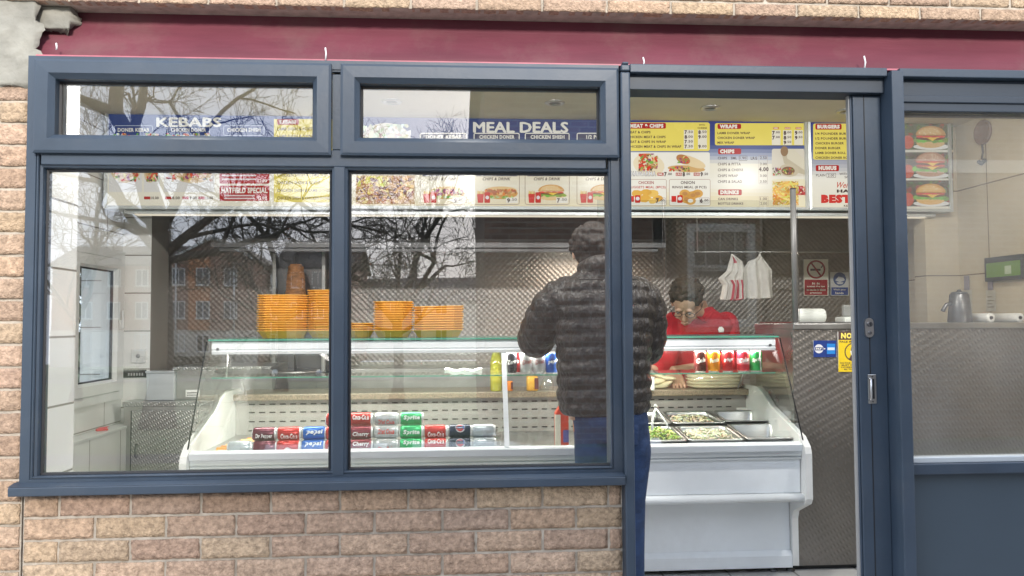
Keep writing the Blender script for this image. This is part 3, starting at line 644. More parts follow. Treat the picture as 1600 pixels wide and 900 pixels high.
for i, (a, b_, s, kind, pr, s2) in enumerate(((656, 729, 'DONER KEBAB', 'doner', '9.50', 'DONER KEBAB'), (740, 812, 'CHICKEN DONER', 'kebab', '9.50', 'KEBAB'), (820, 890, 'CHICKEN SHISH', 'burger', '7.00', '1/2 POUNDER'), (901, 972, '1/2 POUNDER', 'burger', '7.50', 'CHICKEN BURGER'))):
    p.lv = 1; p.outline(a, 207.5, b_, 225, 1.6, WHT, lv=1); p.rect(a+1.5, 209.5, b_-1.5, 219, (.08, .09, .16), lv=2); p.rect(a+2, 219, b_-2, 226, WH, lv=2)
    q = a+7+(6 if i == 3 else 0); p.text(s, q+2, 211, b_-8, 217, WHT, .04, lv=3); p.text('CHIPS & DRINK', a+15, 220.2, b_-15, 224, INK, .02, lv=3)
    p.outline(a, 262, b_, 320, .9, (.35, .25, .2), lv=1, r=4)
    p.rect(a+4, 266, b_-4, 275.5, (.10, .10, .16), lv=2); p.text(s2, a+12, 268.5, b_-12, 274.5, WHT, .04, lv=3); p.text('CHIPS & DRINK', a+14, 277, b_-14, 282, INK, .03, shear=.25, lv=3)
    p.lv = 3; meal(p, a+4, 284, b_-4, 317, kind, 30+i)
    p.lv = 30; p.rect(b_-21, 309, b_-3, 317.5, WHT, lv=30); p.text(pr.split('.')[0], b_-20, 309.8, b_-15, 317, INK, .05, lv=31); p.text('.'+pr.split('.')[1], b_-14, 309.8, b_-4.5, 314, INK, .01, lv=31)
p.mb.build('printed_sheet', M_PRINT, t)
# ---- C and D share one artwork grid: zoomed pixels of the door opening
tf = lambda x, y: (960+x/4, 130+y/4)
t, x0, x1, z0, z1 = board(979, 1266, 183, 328, 'lit menu board listing MEAT & CHIPS, WRAPS and DRINKS, seen over the worker')
p = Print(YM, tf); ground(p, x0, x1, z0, z1, [(0, (.06, .07, .25)), (.3, (.07, .10, .30)), (.42, (.45, .50, .62)), (.52, WH), (.75, WHT), (.9, CREAM), (1, CREAM)])
p.lv = 1
p.rect(78, 245, 596, 424, YL, lv=1, r=14); p.rect(78, 432, 596, 590, WHT, lv=1, r=10)
p.rect(82, 248, 322, 284, REDB, lv=2, r=8); p.text('MEAT & CHIPS', 98, 254, 306, 279, WHT, .06, lv=3)
p.text('WITH', 528, 256, 566, 266, INK, .02, lv=2); p.text('CHEESE', 520, 274, 578, 286, INK, .02, lv=2)
p.rect(434, 292, 496, 412, WH, lv=2); p.rect(522, 292, 578, 412, WH, lv=2)
for i, (s, b_, a1, a2) in enumerate((('MEAT & CHIPS', 226, '7.50', '8.50'), ('CHICKEN MEAT & CHIPS', 320, '8.00', '9.00'), ('MEAT & CHIPS IN WRAP', 322, '7.50', ''), ('CHICKEN MEAT & CHIPS IN WRAP', 418, '7.50', '9.00'))):
    y = 298+i*30; p.text(s, 84, y, b_, y+16, INK, .03, lv=2)
    for tx, a in ((a1, 438), (a2, 524)):
        if tx: p.text(tx[0], a, y-4, a+16, y+20, INK, .05, lv=3); p.text(tx[1:], a+18, y-2, a+52, y+14, INK, .02, lv=3)
p.ell(215, 510, 100, 68, (.90, .78, .55), lv=2, rot=.2); p.lv = 3; scatter(p, 150, 440, 270, 548, SAL+[TOM, TOM, LET, (.6, .35, .12)], 90, 5, (8, 20)); p.lv = 1
p.ell(450, 535, 118, 22, (.72, .45, .18), lv=2, rot=.05); p.ell(480, 490, 95, 30, (.88, .70, .42), lv=3, rot=.35); p.ell(430, 476, 46, 28, (.55, .25, .10), lv=4, rot=.4); p.lv = 4; scatter(p, 392, 456, 470, 500, SAL, 30, 6, (6, 14)); scatter(p, 340, 520, 470, 552, SAL, 30, 8, (6, 14)); p.lv = 2
p.text('SHAWARMA', 86, 550, 260, 582, INK, .07, lv=30); p.text('SHAWARMA', 88, 552, 258, 580, (.85, .85, .85), .03, lv=31)
for a, s, q in ((268, 'SML', '7.00'), (382, 'LRG', '8.00'), (494, 'XLRG', '9.50')):
    p.rect(a, 560, a+38, 580, REDB, lv=30); p.text(s, a+3, 563, a+35, 577, WHT, .03, lv=31); p.text(q[0], a+42, 556, a+58, 584, INK, .05, lv=31); p.text(q[1:], a+62, 560, a+90, 576, INK, .02, lv=31)
for a, b_, s1, s2, pr in ((78, 326, 'CHICKEN', 'NUGGETS MEAL (8PCS)', '7.00'), (342, 600, 'ONION', 'RINGS MEAL (8 PCS)', '6.00')):
    p.rect(a, 600, b_, 766, WHT, lv=1, r=10); p.outline(a, 600, b_, 766, 2.5, (.4, .25, .2), lv=2, r=10)
    p.text(s1, a+72, 611, a+168 if a < 100 else a+160, 631, (.40, .05, .06) if a < 100 else INK, .02, lv=3); p.text(s2, a+8 if a < 100 else a+20, 642, b_-6 if a < 100 else b_-24, 662, (.55, .05, .05) if a < 100 else INK, .02, lv=3)
    p.lv = 3
    if a < 100:
        for (u, w, r1) in ((140, 690, 36), (190, 720, 40), (240, 690, 38), (270, 720, 34), (200, 682, 34), (240, 735, 30)): p.ell(u, w, r1, r1*.62, random.Random(u).choice([(.85, .48, .08), (.80, .40, .06), (.92, .60, .15)]), lv=3+(u//7) % 6, n=9, wob=.1, rnd=random.Random(w))
    else:
        for (u, w) in ((440, 690), (490, 700), (450, 725), (520, 690), (475, 735)):
            p.ell(u, w, 34, 26, (.80, .45, .12), lv=3+(u % 5), n=16); p.ell(u, w, 17, 12, WHT if (u, w) == (475, 735) else (.6, .3, .1), lv=9+(u % 3), n=12)
    p.rect(a+14, 705, a+44, 742, (.70, .04, .03), lv=14); p.rect(a+50, 700, a+84, 748, (.66, .03, .02), lv=15, r=6); p.ell(a+67, 722, 12, 12, (.85, .8, .8), lv=16)
    p.text(pr[0], b_-66, 720, b_-48, 748, INK, .05, lv=17); p.outline(b_-68, 716, b_-8, 750, 2, (.3, .2, .2), lv=16, r=3); p.text(pr[1:], b_-44, 724, b_-14, 740, INK, .02, lv=17)
p.lv = 1
p.rect(628, 250, 1208, 388, YL, lv=1, r=12); p.rect(644, 254, 792, 286, REDB, lv=2, r=8); p.text('WRAPS', 658, 258, 768, 283, WHT, .07, lv=3)
for a, s in ((992, 'SML'), (1064, 'LRG'), (1132, 'XLRG')): p.rect(a, 274, a+36, 288, (.75, .25, .05), lv=2); p.text(s, a+3, 276, a+33, 286, WHT, .02, lv=3)
for a in (984, 1054, 1124): p.rect(a, 294, a+54, 386, WH, lv=2)
for i, (s, b_, pr) in enumerate((('LAMB DONER WRAP', 848, ('7.00', '8.00', '9.00')), ('CHICKEN DONER WRAP', 878, ('7.00', '8.50', '9.50')), ('MIX WRAP', 748, ('', '9.50', '')))):
    y = 304+i*30; p.text(s, 644, y, b_, y+15, INK, .03, lv=2)
    for tx, a in zip(pr, (986, 1057, 1127)):
        if tx: p.text(tx[0], a, y-6, a+17, y+20, INK, .05, lv=3); p.text(tx[1:], a+18, y-4, a+48, y+10, INK, .02, lv=3)
p.rect(648, 408, 792, 444, REDB, lv=2, r=8); p.text('CHIPS', 660, 413, 750, 439, WHT, .07, lv=3)
p.text('CHIPS', 646, 460, 704, 476, INK, .02, lv=2); p.text('SML', 728, 460, 766, 476, INK, .03, lv=2); p.outline(778, 454, 830, 484, 2, INK, lv=2, r=3); p.text('1.90', 784, 460, 824, 476, INK, .01, lv=2); p.text('LRG', 852, 460, 892, 478, INK, .03, lv=2)
p.outline(902, 452, 958, 630, 2, (.5, .4, .35), lv=2, r=3); p.text('2.50', 910, 458, 952, 475, INK, .01, lv=2)
for i, (s, b_, pr) in enumerate((('CHIPS & PITTA', 790, '3.00'), ('CHIPS & CHEESE', 806, '4.00'), ('CHIPS WRAP', 772, '3.00'), ('CHIPS & SALAD', 798, '3.50'))):
    y = 497+i*36.5; p.text(s, 646, y, b_, y+17, INK, .02, lv=2)
    if i == 1: p.text(pr, 902, y-10, 964, y+18, INK, .05, lv=3)
    else: p.text(pr, 910, y, 952, y+16, INK, .01, lv=2)
p.rect(648, 664, 796, 700, REDB, lv=2, r=8); p.text('DRINKS', 662, 669, 778, 695, WHT, .07, lv=3)
for y, s, b_, pr in ((716, 'CAN DRINKS', 772, '1.00'), (745, 'BOTTLE DRINKS', 806, '2.00')):
    p.text(s, 648, y, b_, y+15, INK, .03, lv=2); p.text(pr, 912, y-2, 954, y+15, INK, .01, lv=2)
p.outline(905, 708, 962, 768, 2, (.5, .4, .35), lv=2, r=3)
p.rect(984, 410, 1214, 582, (.80, .74, .62), lv=1, r=12); p.poly([(1040, 412), (1200, 520), (1212, 580), (1150, 560), (1060, 500)], (.62, .55, .40), lv=2); p.poly([(1070, 410), (1120, 410), (1212, 500), (1212, 560), (1080, 470)], (.80, .74, .58), lv=3)
p.ell(1090, 545, 62, 40, (.66, .58, .42), lv=4, rot=.1); p.ell(1085, 548, 42, 27, (.28, .14, .08), lv=5); p.ell(1062, 425, 24, 32, (.35, .22, .12), lv=4); p.lv = 5; scatter(p, 1050, 528, 1118, 570, SAL, 24, 41, (6, 12)); scatter(p, 988, 528, 1040, 578, SAL, 24, 42, (6, 12))
p.lv = 1; p.rect(984, 600, 1216, 768, (.93, .86, .62), lv=1, r=12); p.lv = 2; scatter(p, 988, 612, 1150, 764, CHIP, 130, 51, (22, 46), stick=True); scatter(p, 1090, 640, 1200, 700, [(.5, .06, .05), (.6, .1, .08), (.7, .3, .25)], 40, 52, (10, 20))
p.mb.build('printed_sheet', M_PRINT, t)
t, x0, x1, z0, z1 = board(1267, 1404, 185, 329, 'lit menu board headed BURGERS, half hidden by the door leaf')
p = Print(YM, tf); ground(p, x0, x1, z0, z1, [(0, (.06, .07, .25)), (.3, (.10, .14, .32)), (.55, (.6, .6, .62)), (.66, WHT), (1, WH)])
p.rect(1242, 252, 1720, 478, YL, lv=1, r=12); p.rect(1256, 254, 1420, 290, REDB, lv=2, r=8); p.text('BURGERS', 1268, 260, 1408, 284, WHT, .07, lv=3)
for i, (s, b_) in enumerate((('1/4 POUNDER BURGER', 1492), ('1/2 POUNDER BURGER', 1492), ('CHICKEN BURGER', 1434), ('DONER BURGER', 1414), ('LAMB DONER ROLL', 1446), ('CHICKEN DONER ROLL', 1480))): p.text(s, 1256, 308+i*30, b_, 323+i*30, INK, .03, lv=2)
p.rect(1258, 512, 1404, 550, REDB, lv=2, r=8); p.text('HUMUS', 1276, 517, 1388, 544, WHT, .07, lv=3)
p.text('PLAIN', 1260, 568, 1318, 583, INK, .01, lv=2); p.outline(1326, 562, 1384, 590, 2, INK, lv=2, r=3); p.text('2.00', 1334, 568, 1374, 584, INK, .01, lv=2); p.text('WITH PITTA', 1406, 560, 1520, 574, INK, .01, lv=2); p.text('SALAD', 1438, 580, 1500, 594, INK, .01, lv=2)
p.text('Welcome to', 1392, 618, 1600, 654, (.65, .10, .06), .01, shear=.4, lv=2); p.text('HATFIELD', 1390, 664, 1640, 684, INK, .06, lv=2); p.text("BEST", 1292, 696, 1478, 750, (.72, .06, .05), .08, lv=2); p.text("KEBAB", 1434, 760, 1500, 772, INK, .03, lv=2)
p.mb.build('printed_sheet', M_PRINT, t)
# glowing strip added under the light boxes to help light the room
t = thing('light_strip', 'thin lit strip running under the row of menu boards', 'light strip', (.5, YM+.08, 1.945))
zs0 = Z(800, 329, YM)
b = MB(); b.box(-2.05, 3.1, YM+.03, YM+.13, zs0-.022, zs0-.004); b.build('housing', M_ALU, t)
ls_ = bpy.data.materials.new('strip_diffuser'); t_, o_ = nodes_of(ls_); e_ = t_.nodes.new('ShaderNodeEmission'); e_.inputs[0].default_value = (1, .90, .72, 1); e_.inputs[1].default_value = .38; t_.links.new(e_.outputs[0], o_.inputs[0])
b = MB(); b.box(-2.0, 3.05, YM+.05, YM+.11, zs0-.027, zs0-.0225); b.build('diffuser', ls_, t)
# ---- E: burger picture box
tf2 = lambda x, y: (1390+x/5.295, 170+y/5.295)
t, x0, x1, z0, z1 = board(1405, 1492, 183, 331, 'lit picture board of three burgers one above another', 'picture_board')
p = Print(YM, tf2); ground(p, x0, x1, z0, z1, [(0, (.75, .74, .68)), (1, (.85, .82, .70))])
for i, (ya, yb_) in enumerate(((115, 340), (360, 577), (592, 808))):
    p.lv = 1; p.rect(104, ya, 526, yb_, [(.10, .12, .06), (.13, .10, .08), (.10, .08, .05)][i], lv=1)
    scatter(p, 106, ya+3, 524, yb_-3, [(.14, .22, .05), (.10, .14, .04), (.3, .05, .03), (.06, .06, .03)], 60, 61+i, (14, 34))
    p.ell(150, (ya+yb_)/2+50, 48, 56, (.62, .10, .05), lv=26); p.lv = 26; burger(p, 335, (ya+yb_)/2+6, 270, (yb_-ya)*.86, 71+i, layers=2 if i == 1 else 1, BUN=[(.62, .34, .12), (.50, .26, .16), (.70, .36, .08)][i], BUN2=[(.74, .50, .22), (.62, .38, .26), (.86, .52, .16)][i]); p.rect(104, yb_, 526, yb_+1, WH, lv=26)
p.mb.build('printed_sheet', M_PRINT, t)
# ================================================================ display counter
CX0, CX1 = -1.27, 1.665
ct = thing('display_counter', 'long white refrigerated display counter with sloping glass front', 'display counter', (.2, 1.4, 0))
b = MB(); b.box(CX0+.03, CX1-.03, 1.05, 1.075, .42, .583); b.build('front_panel', M_WHITE, ct, bevel=.003)
b = MB(); b.prism([(1.03, .622), (1.022, .655), (1.07, .662), (1.09, .655), (1.09, .622)], 'x', CX0+.028, CX1-.028); b.build('top_rail', M_WHITE, ct, bevel=.003)
b = MB(); b.prism([(1.036, .584), (1.036, .592), (1.043, .594), (1.043, .598), (1.034, .600), (1.034, .6215), (1.08, .6215), (1.08, .584)], 'x', CX0+.029, CX1-.029); b.build('ribbed_rail', M_ALU, ct)
b = MB(); pr = []
for i in range(9): a = -PI/2-PI*i/8; pr.append((1.035+.022*math.cos(a), .400+.020*math.sin(a)))
b.prism(pr+[(1.07, .419), (1.07, .381)], 'x', CX0+.01, CX1-.012, smooth=True); b.build('bumper', M_WHITE, ct)
b = MB(); b.add([(CX0+.03, 1.06, .381), (CX1-.03, 1.06, .381), (CX1-.03, 1.19, .345), (CX0+.03, 1.19, .345)], [(0, 1, 2, 3)]); b.box(CX0+.03, CX1-.03, 1.19, 1.21, .10, .345); b.build('kick_panel', M_WHITE, ct)
b = MB(); b.prism([(1.168, .028), (1.168, .085), (1.185, .108), (1.189, .108), (1.189, .028)], 'x', CX0+.03, CX1-.026); b.build('base_board', M_WHITE, ct)
for x in (CX0+.1, -.3, .7, CX1-.11, CX1-.02):
    b = MB(); b.lathe([(.0, 0), (.022, 0), (.022, .008), (.009, .012), (.009, .03), (0, .03)], 14, c=(x, 1.215, 0)); b.build('foot', M_DSTEEL, ct)
def endplate(x0, x1):
    b = MB(); pl = [(1.20, .03), (1.165, .035), (1.165, .27), (1.15, .31), (1.01, .375), (.995, .40), (.995, .615), (1.005, .645), (1.02, .658), (1.06, .690), (1.42, .80), (1.52, .86), (1.60, .885), (1.85, .885), (1.88, .87), (1.88, .03)]
    b.prism(pl, 'x', x0, x1); return b
endplate(CX0-.005, CX0+.027).build('end_panel', M_WHITE2, ct, bevel=.006); endplate(CX1-.027, CX1+.005).build('end_panel', M_WHITE2, ct, bevel=.006)
b = MB(); b.box(CX0+.028, CX1-.028, 1.08, 1.78, .60, .632); b.build('deck', M_STEEL, ct)
b = MB(); b.box(CX0+.028, CX1-.028, 1.765, 1.80, .633, .826); b.build('rear_panel', mat('vent_panel', (.40, .39, .37), .45, metal=.5, var=.12), ct)
b = MB()
for zz in (.655, .705, .755, .80):
    x = CX0+.10
    while x < CX1-.12: b.box(x, x+.032, 1.7615, 1.7645, zz, zz+.006); x += .056
o = b.build('vent_grille', M_BLACK, ct); o['kind'] = 'stuff'
b = MB(); b.box(CX0+.02, CX1-.02, 1.72, 2.06, .8265, .862); b.build('worktop', mat('granite', (.24, .19, .14), .3, var=.6, nscale=140, detail=3), ct, bevel=.006)
b = MB(); b.box(CX0+.03, CX1-.03, 1.95, 2.0, .05, .82); b.build('back_panel', M_STEEL, ct)
# canopy
b = MB(); b.prism([(1.285, 1.098), (1.280, 1.112), (1.288, 1.118), (1.282, 1.124), (1.282, 1.150), (1.290, 1.160), (1.33, 1.162), (1.33, 1.098)], 'x', CX0+.045, CX1-.045); b.build('canopy_rail', M_WHITE, ct)
b = MB(); b.tube([(CX1-.075, 1.272, 1.125), (CX1-.075, 1.285, 1.125)], .006, 12); b.build('bolt', M_DSTEEL, ct); b = MB(); b.tube([(CX0+.075, 1.272, 1.125), (CX0+.075, 1.285, 1.125)], .006, 12); b.build('bolt', M_DSTEEL, ct)
b = MB(); b.box(CX0+.03, CX1-.03, 1.275, 1.80, 1.164, 1.172); b.build('top_glass', M_GEDGE, ct)
b = MB(); b.tube([(CX0+.06, 1.352, 1.108), (CX1-.06, 1.352, 1.108)], .012, 10)
lm = bpy.data.materials.new('tube_light'); t_, o_ = nodes_of(lm); e_ = t_.nodes.new('ShaderNodeEmission'); e_.inputs[0].default_value = (1, .93, .80, 1); e_.inputs[1].default_value = 3.2; t_.links.new(e_.outputs[0], o_.inputs[0])
b.build('light_tube', lm, ct)
L_ = bpy.data.lights.new('case_light', 'AREA'); L_.shape = 'RECTANGLE'; L_.size = CX1-CX0-.2; L_.size_y = .03; L_.energy = 15; L_.color = (1, .93, .82)
lo = bpy.data.objects.new('case_light', L_); C.objects.link(lo); lo.location = ((CX0+CX1)/2, 1.375, 1.09); lo.rotation_euler = (R(12), 0, 0)
yb0, zb0, yt0, zt0 = 1.045, .662, 1.296, 1.098
def slab(b, x0, x1, th=.005): b.prism([(yb0, zb0), (yb0+th, zb0), (yt0+th, zt0), (yt0, zt0)], 'x', x0, x1)
xd = X(790, 1.15, 640)
b = MB(); slab(b, CX0+.03, xd-.012); b.build('front_glass', M_CGLASS, ct)
b = MB(); slab(b, xd+.012, CX1-.03); b.build('front_glass', M_CGLASS, ct)
b = MB(); b.prism([(yb0-.006, zb0), (yb0+.012, zb0), (yt0+.012, zt0), (yt0-.006, zt0)], 'x', xd-.0115, xd+.0115); b.build('divider', M_WHITE, ct, bevel=.002)
for x, s in ((CX0+.004, 1), (CX1-.004, -1)):
    b = MB(); b.prism([(1.03, .70), (1.045, .664), (1.06, .69), (1.42, .80), (1.52, .862), (1.52, 1.16), (1.31, 1.16)] if False else [(1.052, .668), (1.072, .698), (1.42, .806), (1.50, .85), (1.72, .89), (1.72, 1.16), (1.312, 1.16)], 'x', x-.003+(.014 if s > 0 else -.014), x+.003+(.014 if s > 0 else -.014)); g = b.build('side_glass', M_CGLASS, ct)
    b = MB(); b.tube([(x+.014*s, 1.040, .672), (x+.014*s, 1.290, 1.16)], .0035, 6); b.build('glass_edge', M_SEAL, g)
zs = Z(1100, 583, 1.34)
b = MB(); b.box(CX0+.035, CX1-.035, 1.32, 1.60, zs-.003, zs+.003); g = b.build('shelf', M_CGLASS, ct)
b = MB(); b.box(CX0+.035, CX1-.035, 1.315, 1.3195, zs-.003, zs+.003); b.build('shelf_edge', M_GEDGE, g)
for x in (CX1-.10, xd+.02, CX0+.10):
    b = MB(); b.tube([(x, 1.34, zs), (x-.0, 1.36, 1.10)], .004, 8); b.build('shelf_support', M_STEEL, ct); b = MB(); b.tube([(x, 1.58, zs), (x, 1.70, .862)], .004, 8); b.build('shelf_support', M_STEEL, ct)
# cable hanging at the right end inside the case
x, y, z = at(1196, 580, 1.62)
b = MB(); b.tube([(x, y, 1.10), (x+.002, y, z), (x-.012, y, z-.06), (x-.04, y-.01, z-.105), (x-.075, y, z-.115)], .0055, 8); tag(b.build('cable', M_WHITE2), 'thin white cable hanging down inside the end of the display counter', 'cable')
x, y, z = at(1200, 640, 1.55)
b = MB(); b.tube([(x, y, z+.13), (x+.004, y, z), (x+.002, y-.01, z-.09)], .007, 8); tag(b.build('cable', M_WHITE2), 'thick white cable end beside the empty steel pan in the case', 'cable')

# ================================================================ drinks cans
def wrap(p_r, z0=0):
    # maps (angle in metres round the can, height) to a point on the can
    def P(u, w, dep): a = u/p_r-PI/2; r = p_r+.0004+dep; return (r*math.cos(a), r*math.sin(a), z0+w)
    return P
def make_can(base, top, band=None, text=None, tcol=(.9, .9, .9), kind='', lying=False, badge=None):
    b = MB(); r = .0328
    prof = [(.0, .004), (.02, .003), (.025, .0), (.0285, .005), (r, .013), (r, .040), (r, .070), (r, .098), (.030, .106), (.0268, .1125), (.0275, .115), (.0262, .1155)]
    sil = (.75, .76, .77); cols = [sil, sil, sil, base, base, band or base, base, base, sil, sil, sil]
    b.lathe(prof, 22, cols=cols)
    me = MB()
    p = Print(0, step=.0002, P=None)
    P = wrap(r)
    if text:
        vs, fs = glyphs(text, .05, .12)
        ax, bx = min(v[0] for v in vs), max(v[0] for v in vs); ay, by = min(v[1] for v in vs), max(v[1] for v in vs)
        for rot in (0,):
            pts = []
            for v in vs:
                u = (v[0]-ax)/(bx-ax); w = (v[1]-ay)/(by-ay)
                if lying: hz = .020+u*.078; ang = -(w-.5)*.026
                else: hz = .045+w*.024+.01*u; ang = (u-.5)*.05
                q = P(ang if not lying else ang, hz, .0004)
                c_, s_ = math.cos(rot), math.sin(rot); pts.append((q[0]*c_-q[1]*s_, q[0]*s_+q[1]*c_, q[2]))
            me.add(pts, fs, tcol)
    if badge:
        for rot in (0,):
            n = 18
            for k, (rr, cc) in enumerate(((.023, (.85, .85, .85)), (.019, badge[0]))):
                pts = []
                for i in range(n):
                    a = 2*PI*i/n; q = P(rr*math.cos(a), .058+rr*math.sin(a), .0002+.0003*k); pts.append((q[0]*math.cos(rot)-q[1]*math.sin(rot), q[0]*math.sin(rot)+q[1]*math.cos(rot), q[2]))
                me.add(pts, [tuple(range(n))], cc)
            pts = []
            for i in range(n//2+1): a = PI*i/(n//2); q = P(.019*math.cos(a), .058+.019*math.sin(a), .0008); pts.append((q[0]*math.cos(rot)-q[1]*math.sin(rot), q[0]*math.sin(rot)+q[1]*math.cos(rot), q[2]))
            me.add(pts, [tuple(range(len(pts)))], badge[1])
    me2 = None
    o = thing('drinks_can', 'x', 'drinks can')
    k = b.build('body', M_CAN, o)
    if me.v: me.build('lettering', M_SIGN, k)
    b = MB(); b.lathe([(.0, .1125), (.024, .1125), (.0262, .1155), (.0268, .114)], 20); b.tube([(.004, 0, .1135), (-.012, 0, .1137)], .006, 6, flat=.2); b.build('lid', M_ALU, o)
    return o
MARN, RED, BLU, SIL, GRN, NAV = (.16, .02, .05), (.55, .02, .02), (.02, .14, .55), (.55, .56, .58), (.02, .42, .14), (.02, .03, .07)
KINDS = {
 'maroon': dict(base=MARN, top=0, text='Dr Pepper', lying=True), 'cherry': dict(base=(.25, .02, .05), top=0, band=(.30, .03, .06), text='Cherry', lying=True),
 'badge': dict(base=RED, top=0, badge=((.85, .85, .85), (.05, .15, .5))), 'red': dict(base=RED, top=0, text='Coca-Cola', lying=True),
 'blue': dict(base=BLU, top=0, text='pepsi', lying=True), 'silver': dict(base=SIL, top=0, band=(.60, .60, .62), text='Diet Coke', tcol=(.6, .05, .05), lying=True),
 'green': dict(base=GRN, top=0, band=(.03, .50, .18), text='Sprite', lying=True), 'navy': dict(base=NAV, top=0, badge=((.55, .03, .04), (.05, .12, .5))),
 'clear': dict(base=(.50, .54, .58), top=0, text=None)}
CWORD = {'maroon': 'dark maroon', 'cherry': 'cherry red', 'badge': 'red badged can', 'red': 'bright red', 'blue': 'blue', 'silver': 'silver', 'green': 'green', 'navy': 'near black', 'clear': 'plain pale grey'}
protos = {}
def place_can(kind, loc, rot, label, group):
    key = kind
    if key not in protos: protos[key] = make_can(**KINDS[kind]); o = protos[key]
    else: o = copy_tree(protos[key])
    o.location = loc; o.rotation_euler = rot; tag(o, label, 'drinks can', group); return o
rnd = random.Random(5)
tiers = [(1.115, 690, [(376, 'clear'), (415, 'maroon'), (452, 'badge'), (490, 'blue'), (527, 'red'), (565, 'cherry'), (604, 'silver'), (643, 'green'), (681, 'red'), (719, 'navy'), (756, 'clear')]),
         (1.150, 666, [(414, 'maroon'), (453, 'red'), (492, 'blue'), (528, 'red'), (565, 'cherry'), (604, 'silver'), (643, 'green'), (681, 'red'), (719, 'navy'), (755, 'clear')]),
         (1.190, 648, [(528, 'red'), (565, 'red'), (604, 'silver'), (643, 'green')])]
tz = [.6332+.033, 0, 0]
ORD = ['first', 'second', 'third', 'fourth', 'fifth', 'sixth', 'seventh', 'eighth', 'ninth', 'tenth', 'eleventh']
for ti, (Y, py, row) in enumerate(tiers):
    for k, (px, kd) in enumerate(row):
        x, _, z = at(px, py, Y)
        z = [.6665, .6665+.058, .6665+.1165][ti]
        w = CWORD[kd]; w = w if 'can' in w.split() else w+' can'
        SH = {'badge': 'badged', 'navy': 'black', 'clear': 'pale', 'maroon': 'maroon', 'cherry': 'cherry', 'red': 'red', 'blue': 'blue', 'silver': 'silver', 'green': 'green'}
        near = f'between the {SH[row[k-1][1]]} and {SH[row[k+1][1]]} cans' if 0 < k < len(row)-1 else f'at the end beside the {SH[row[1 if k == 0 else k-1][1]]} can'
        lab = f'{w} lying in the {["bottom","middle","top"][ti]} row {near}'
        place_can(kd, (x-.0575+rnd.uniform(-.001, .001), Y, z), (Matrix.Rotation(rnd.uniform(-.03, .03), 3, 'Z') @ Matrix.Rotation(PI/2, 3, 'Y') @ Matrix.Rotation(rnd.uniform(-.7, .7), 3, 'Z')).to_euler(), lab, 'cans lying in the display counter')
# a second rank behind, so the pile has depth
# standing cans
def standing(px, kind, label, Y=1.39, rot=0):
    x = X(px, Y, 565); o = place_can(kind, (x, Y, zs+.0035), (0, 0, rot), label, 'cans standing on the glass shelf'); return o
KINDS['s_black'] = dict(base=(.10, .02, .02), top=0, band=(.16, .03, .03), text='Cola', badge=None); KINDS['s_orange'] = dict(base=(.85, .30, .02), top=0, text='Fanta', tcol=(.9, .85, .7))
KINDS['s_ruby'] = dict(base=(.45, .02, .03), top=0, text='Dr Pepper'); KINDS['s_red'] = dict(base=(.62, .03, .06), top=0, band=(.70, .25, .3), text='Coke'); KINDS['s_green'] = dict(base=(.03, .38, .10), top=0, text='Sprite')
KINDS['s_dark'] = dict(base=(.05, .05, .07), top=0, text='Zero', tcol=(.8, .8, .8)); KINDS['s_white'] = dict(base=(.60, .60, .62), top=0, text='Diet', tcol=(.3, .1, .1)); KINDS['s_blue'] = dict(base=(.03, .12, .50), top=0, text='pepsi')
for px, kd, w in ((1094, 's_black', 'dark brown can standing on the glass shelf, beside the orange one'), (1115, 's_orange', 'orange can standing on the glass shelf'), (1137, 's_ruby', 'deep red can standing between the orange and pinkish cans'), (1161, 's_red', 'pinkish red can standing beside the green can'), (1181, 's_green', 'green can standing at the end of the glass shelf'),
                  (798, 's_dark', 'black and white can standing behind the white upright divider'), (813, 's_ruby', 'deep red can standing between the black can and a pale can'), (822, 's_white', 'pale silver can standing beside a deep red can'), (842, 's_white', 'pale silver can standing beside the blue can'), (862, 's_blue', 'blue can standing on the glass shelf beside the customer')):
    standing(px, kd, w, Y=1.39 if px not in (813,) else 1.45, rot=R(-8) if px > 1000 else R(6))
# ================================================================ food trays (yellow foam), nested stacks
M_FOAM = mat('yellow_foam', (.84, .42, .055), .55, var=.05, nscale=40, bump=.2, bscale=200)
def tray_mesh(w, d):
    b = MB(); h = .040; cut = .045
    def oct_(w, d, c, z): return [(-w/2+c, -d/2, z), (w/2-c, -d/2, z), (w/2, -d/2+c, z), (w/2, d/2-c, z), (w/2-c, d/2, z), (-w/2+c, d/2, z), (-w/2, d/2-c, z), (-w/2, -d/2+c, z)]
    rs = [oct_(w-.055, d-.055, cut*.8, 0), oct_(w-.012, d-.012, cut, h-.005), oct_(w, d, cut, h-.005), oct_(w, d, cut, h), oct_(w-.016, d-.016, cut, h), oct_(w-.062, d-.062, cut*.8, .004)]
    vs = [p for r_ in rs for p in r_]
    fs = [(i*8+k, i*8+(k+1) % 8, (i+1)*8+(k+1) % 8, (i+1)*8+k) for i in range(5) for k in range(8)]+[tuple(range(8))[::-1], tuple(range(40, 48))]
    b.add(vs, fs); return b
stacks = [(443.5, .262, 458, 'the stack nearest the kebab meat', 1.50), (514, .215, 450, 'the tallest stack', 1.50), (563, .145, 502, 'the shortest stack', 1.50), (615, .205, 470, 'the stack beside the shortest one', 1.50), (685, .265, 476, 'the leaning stack by the customer', 1.50)]
base_z = 1.1725
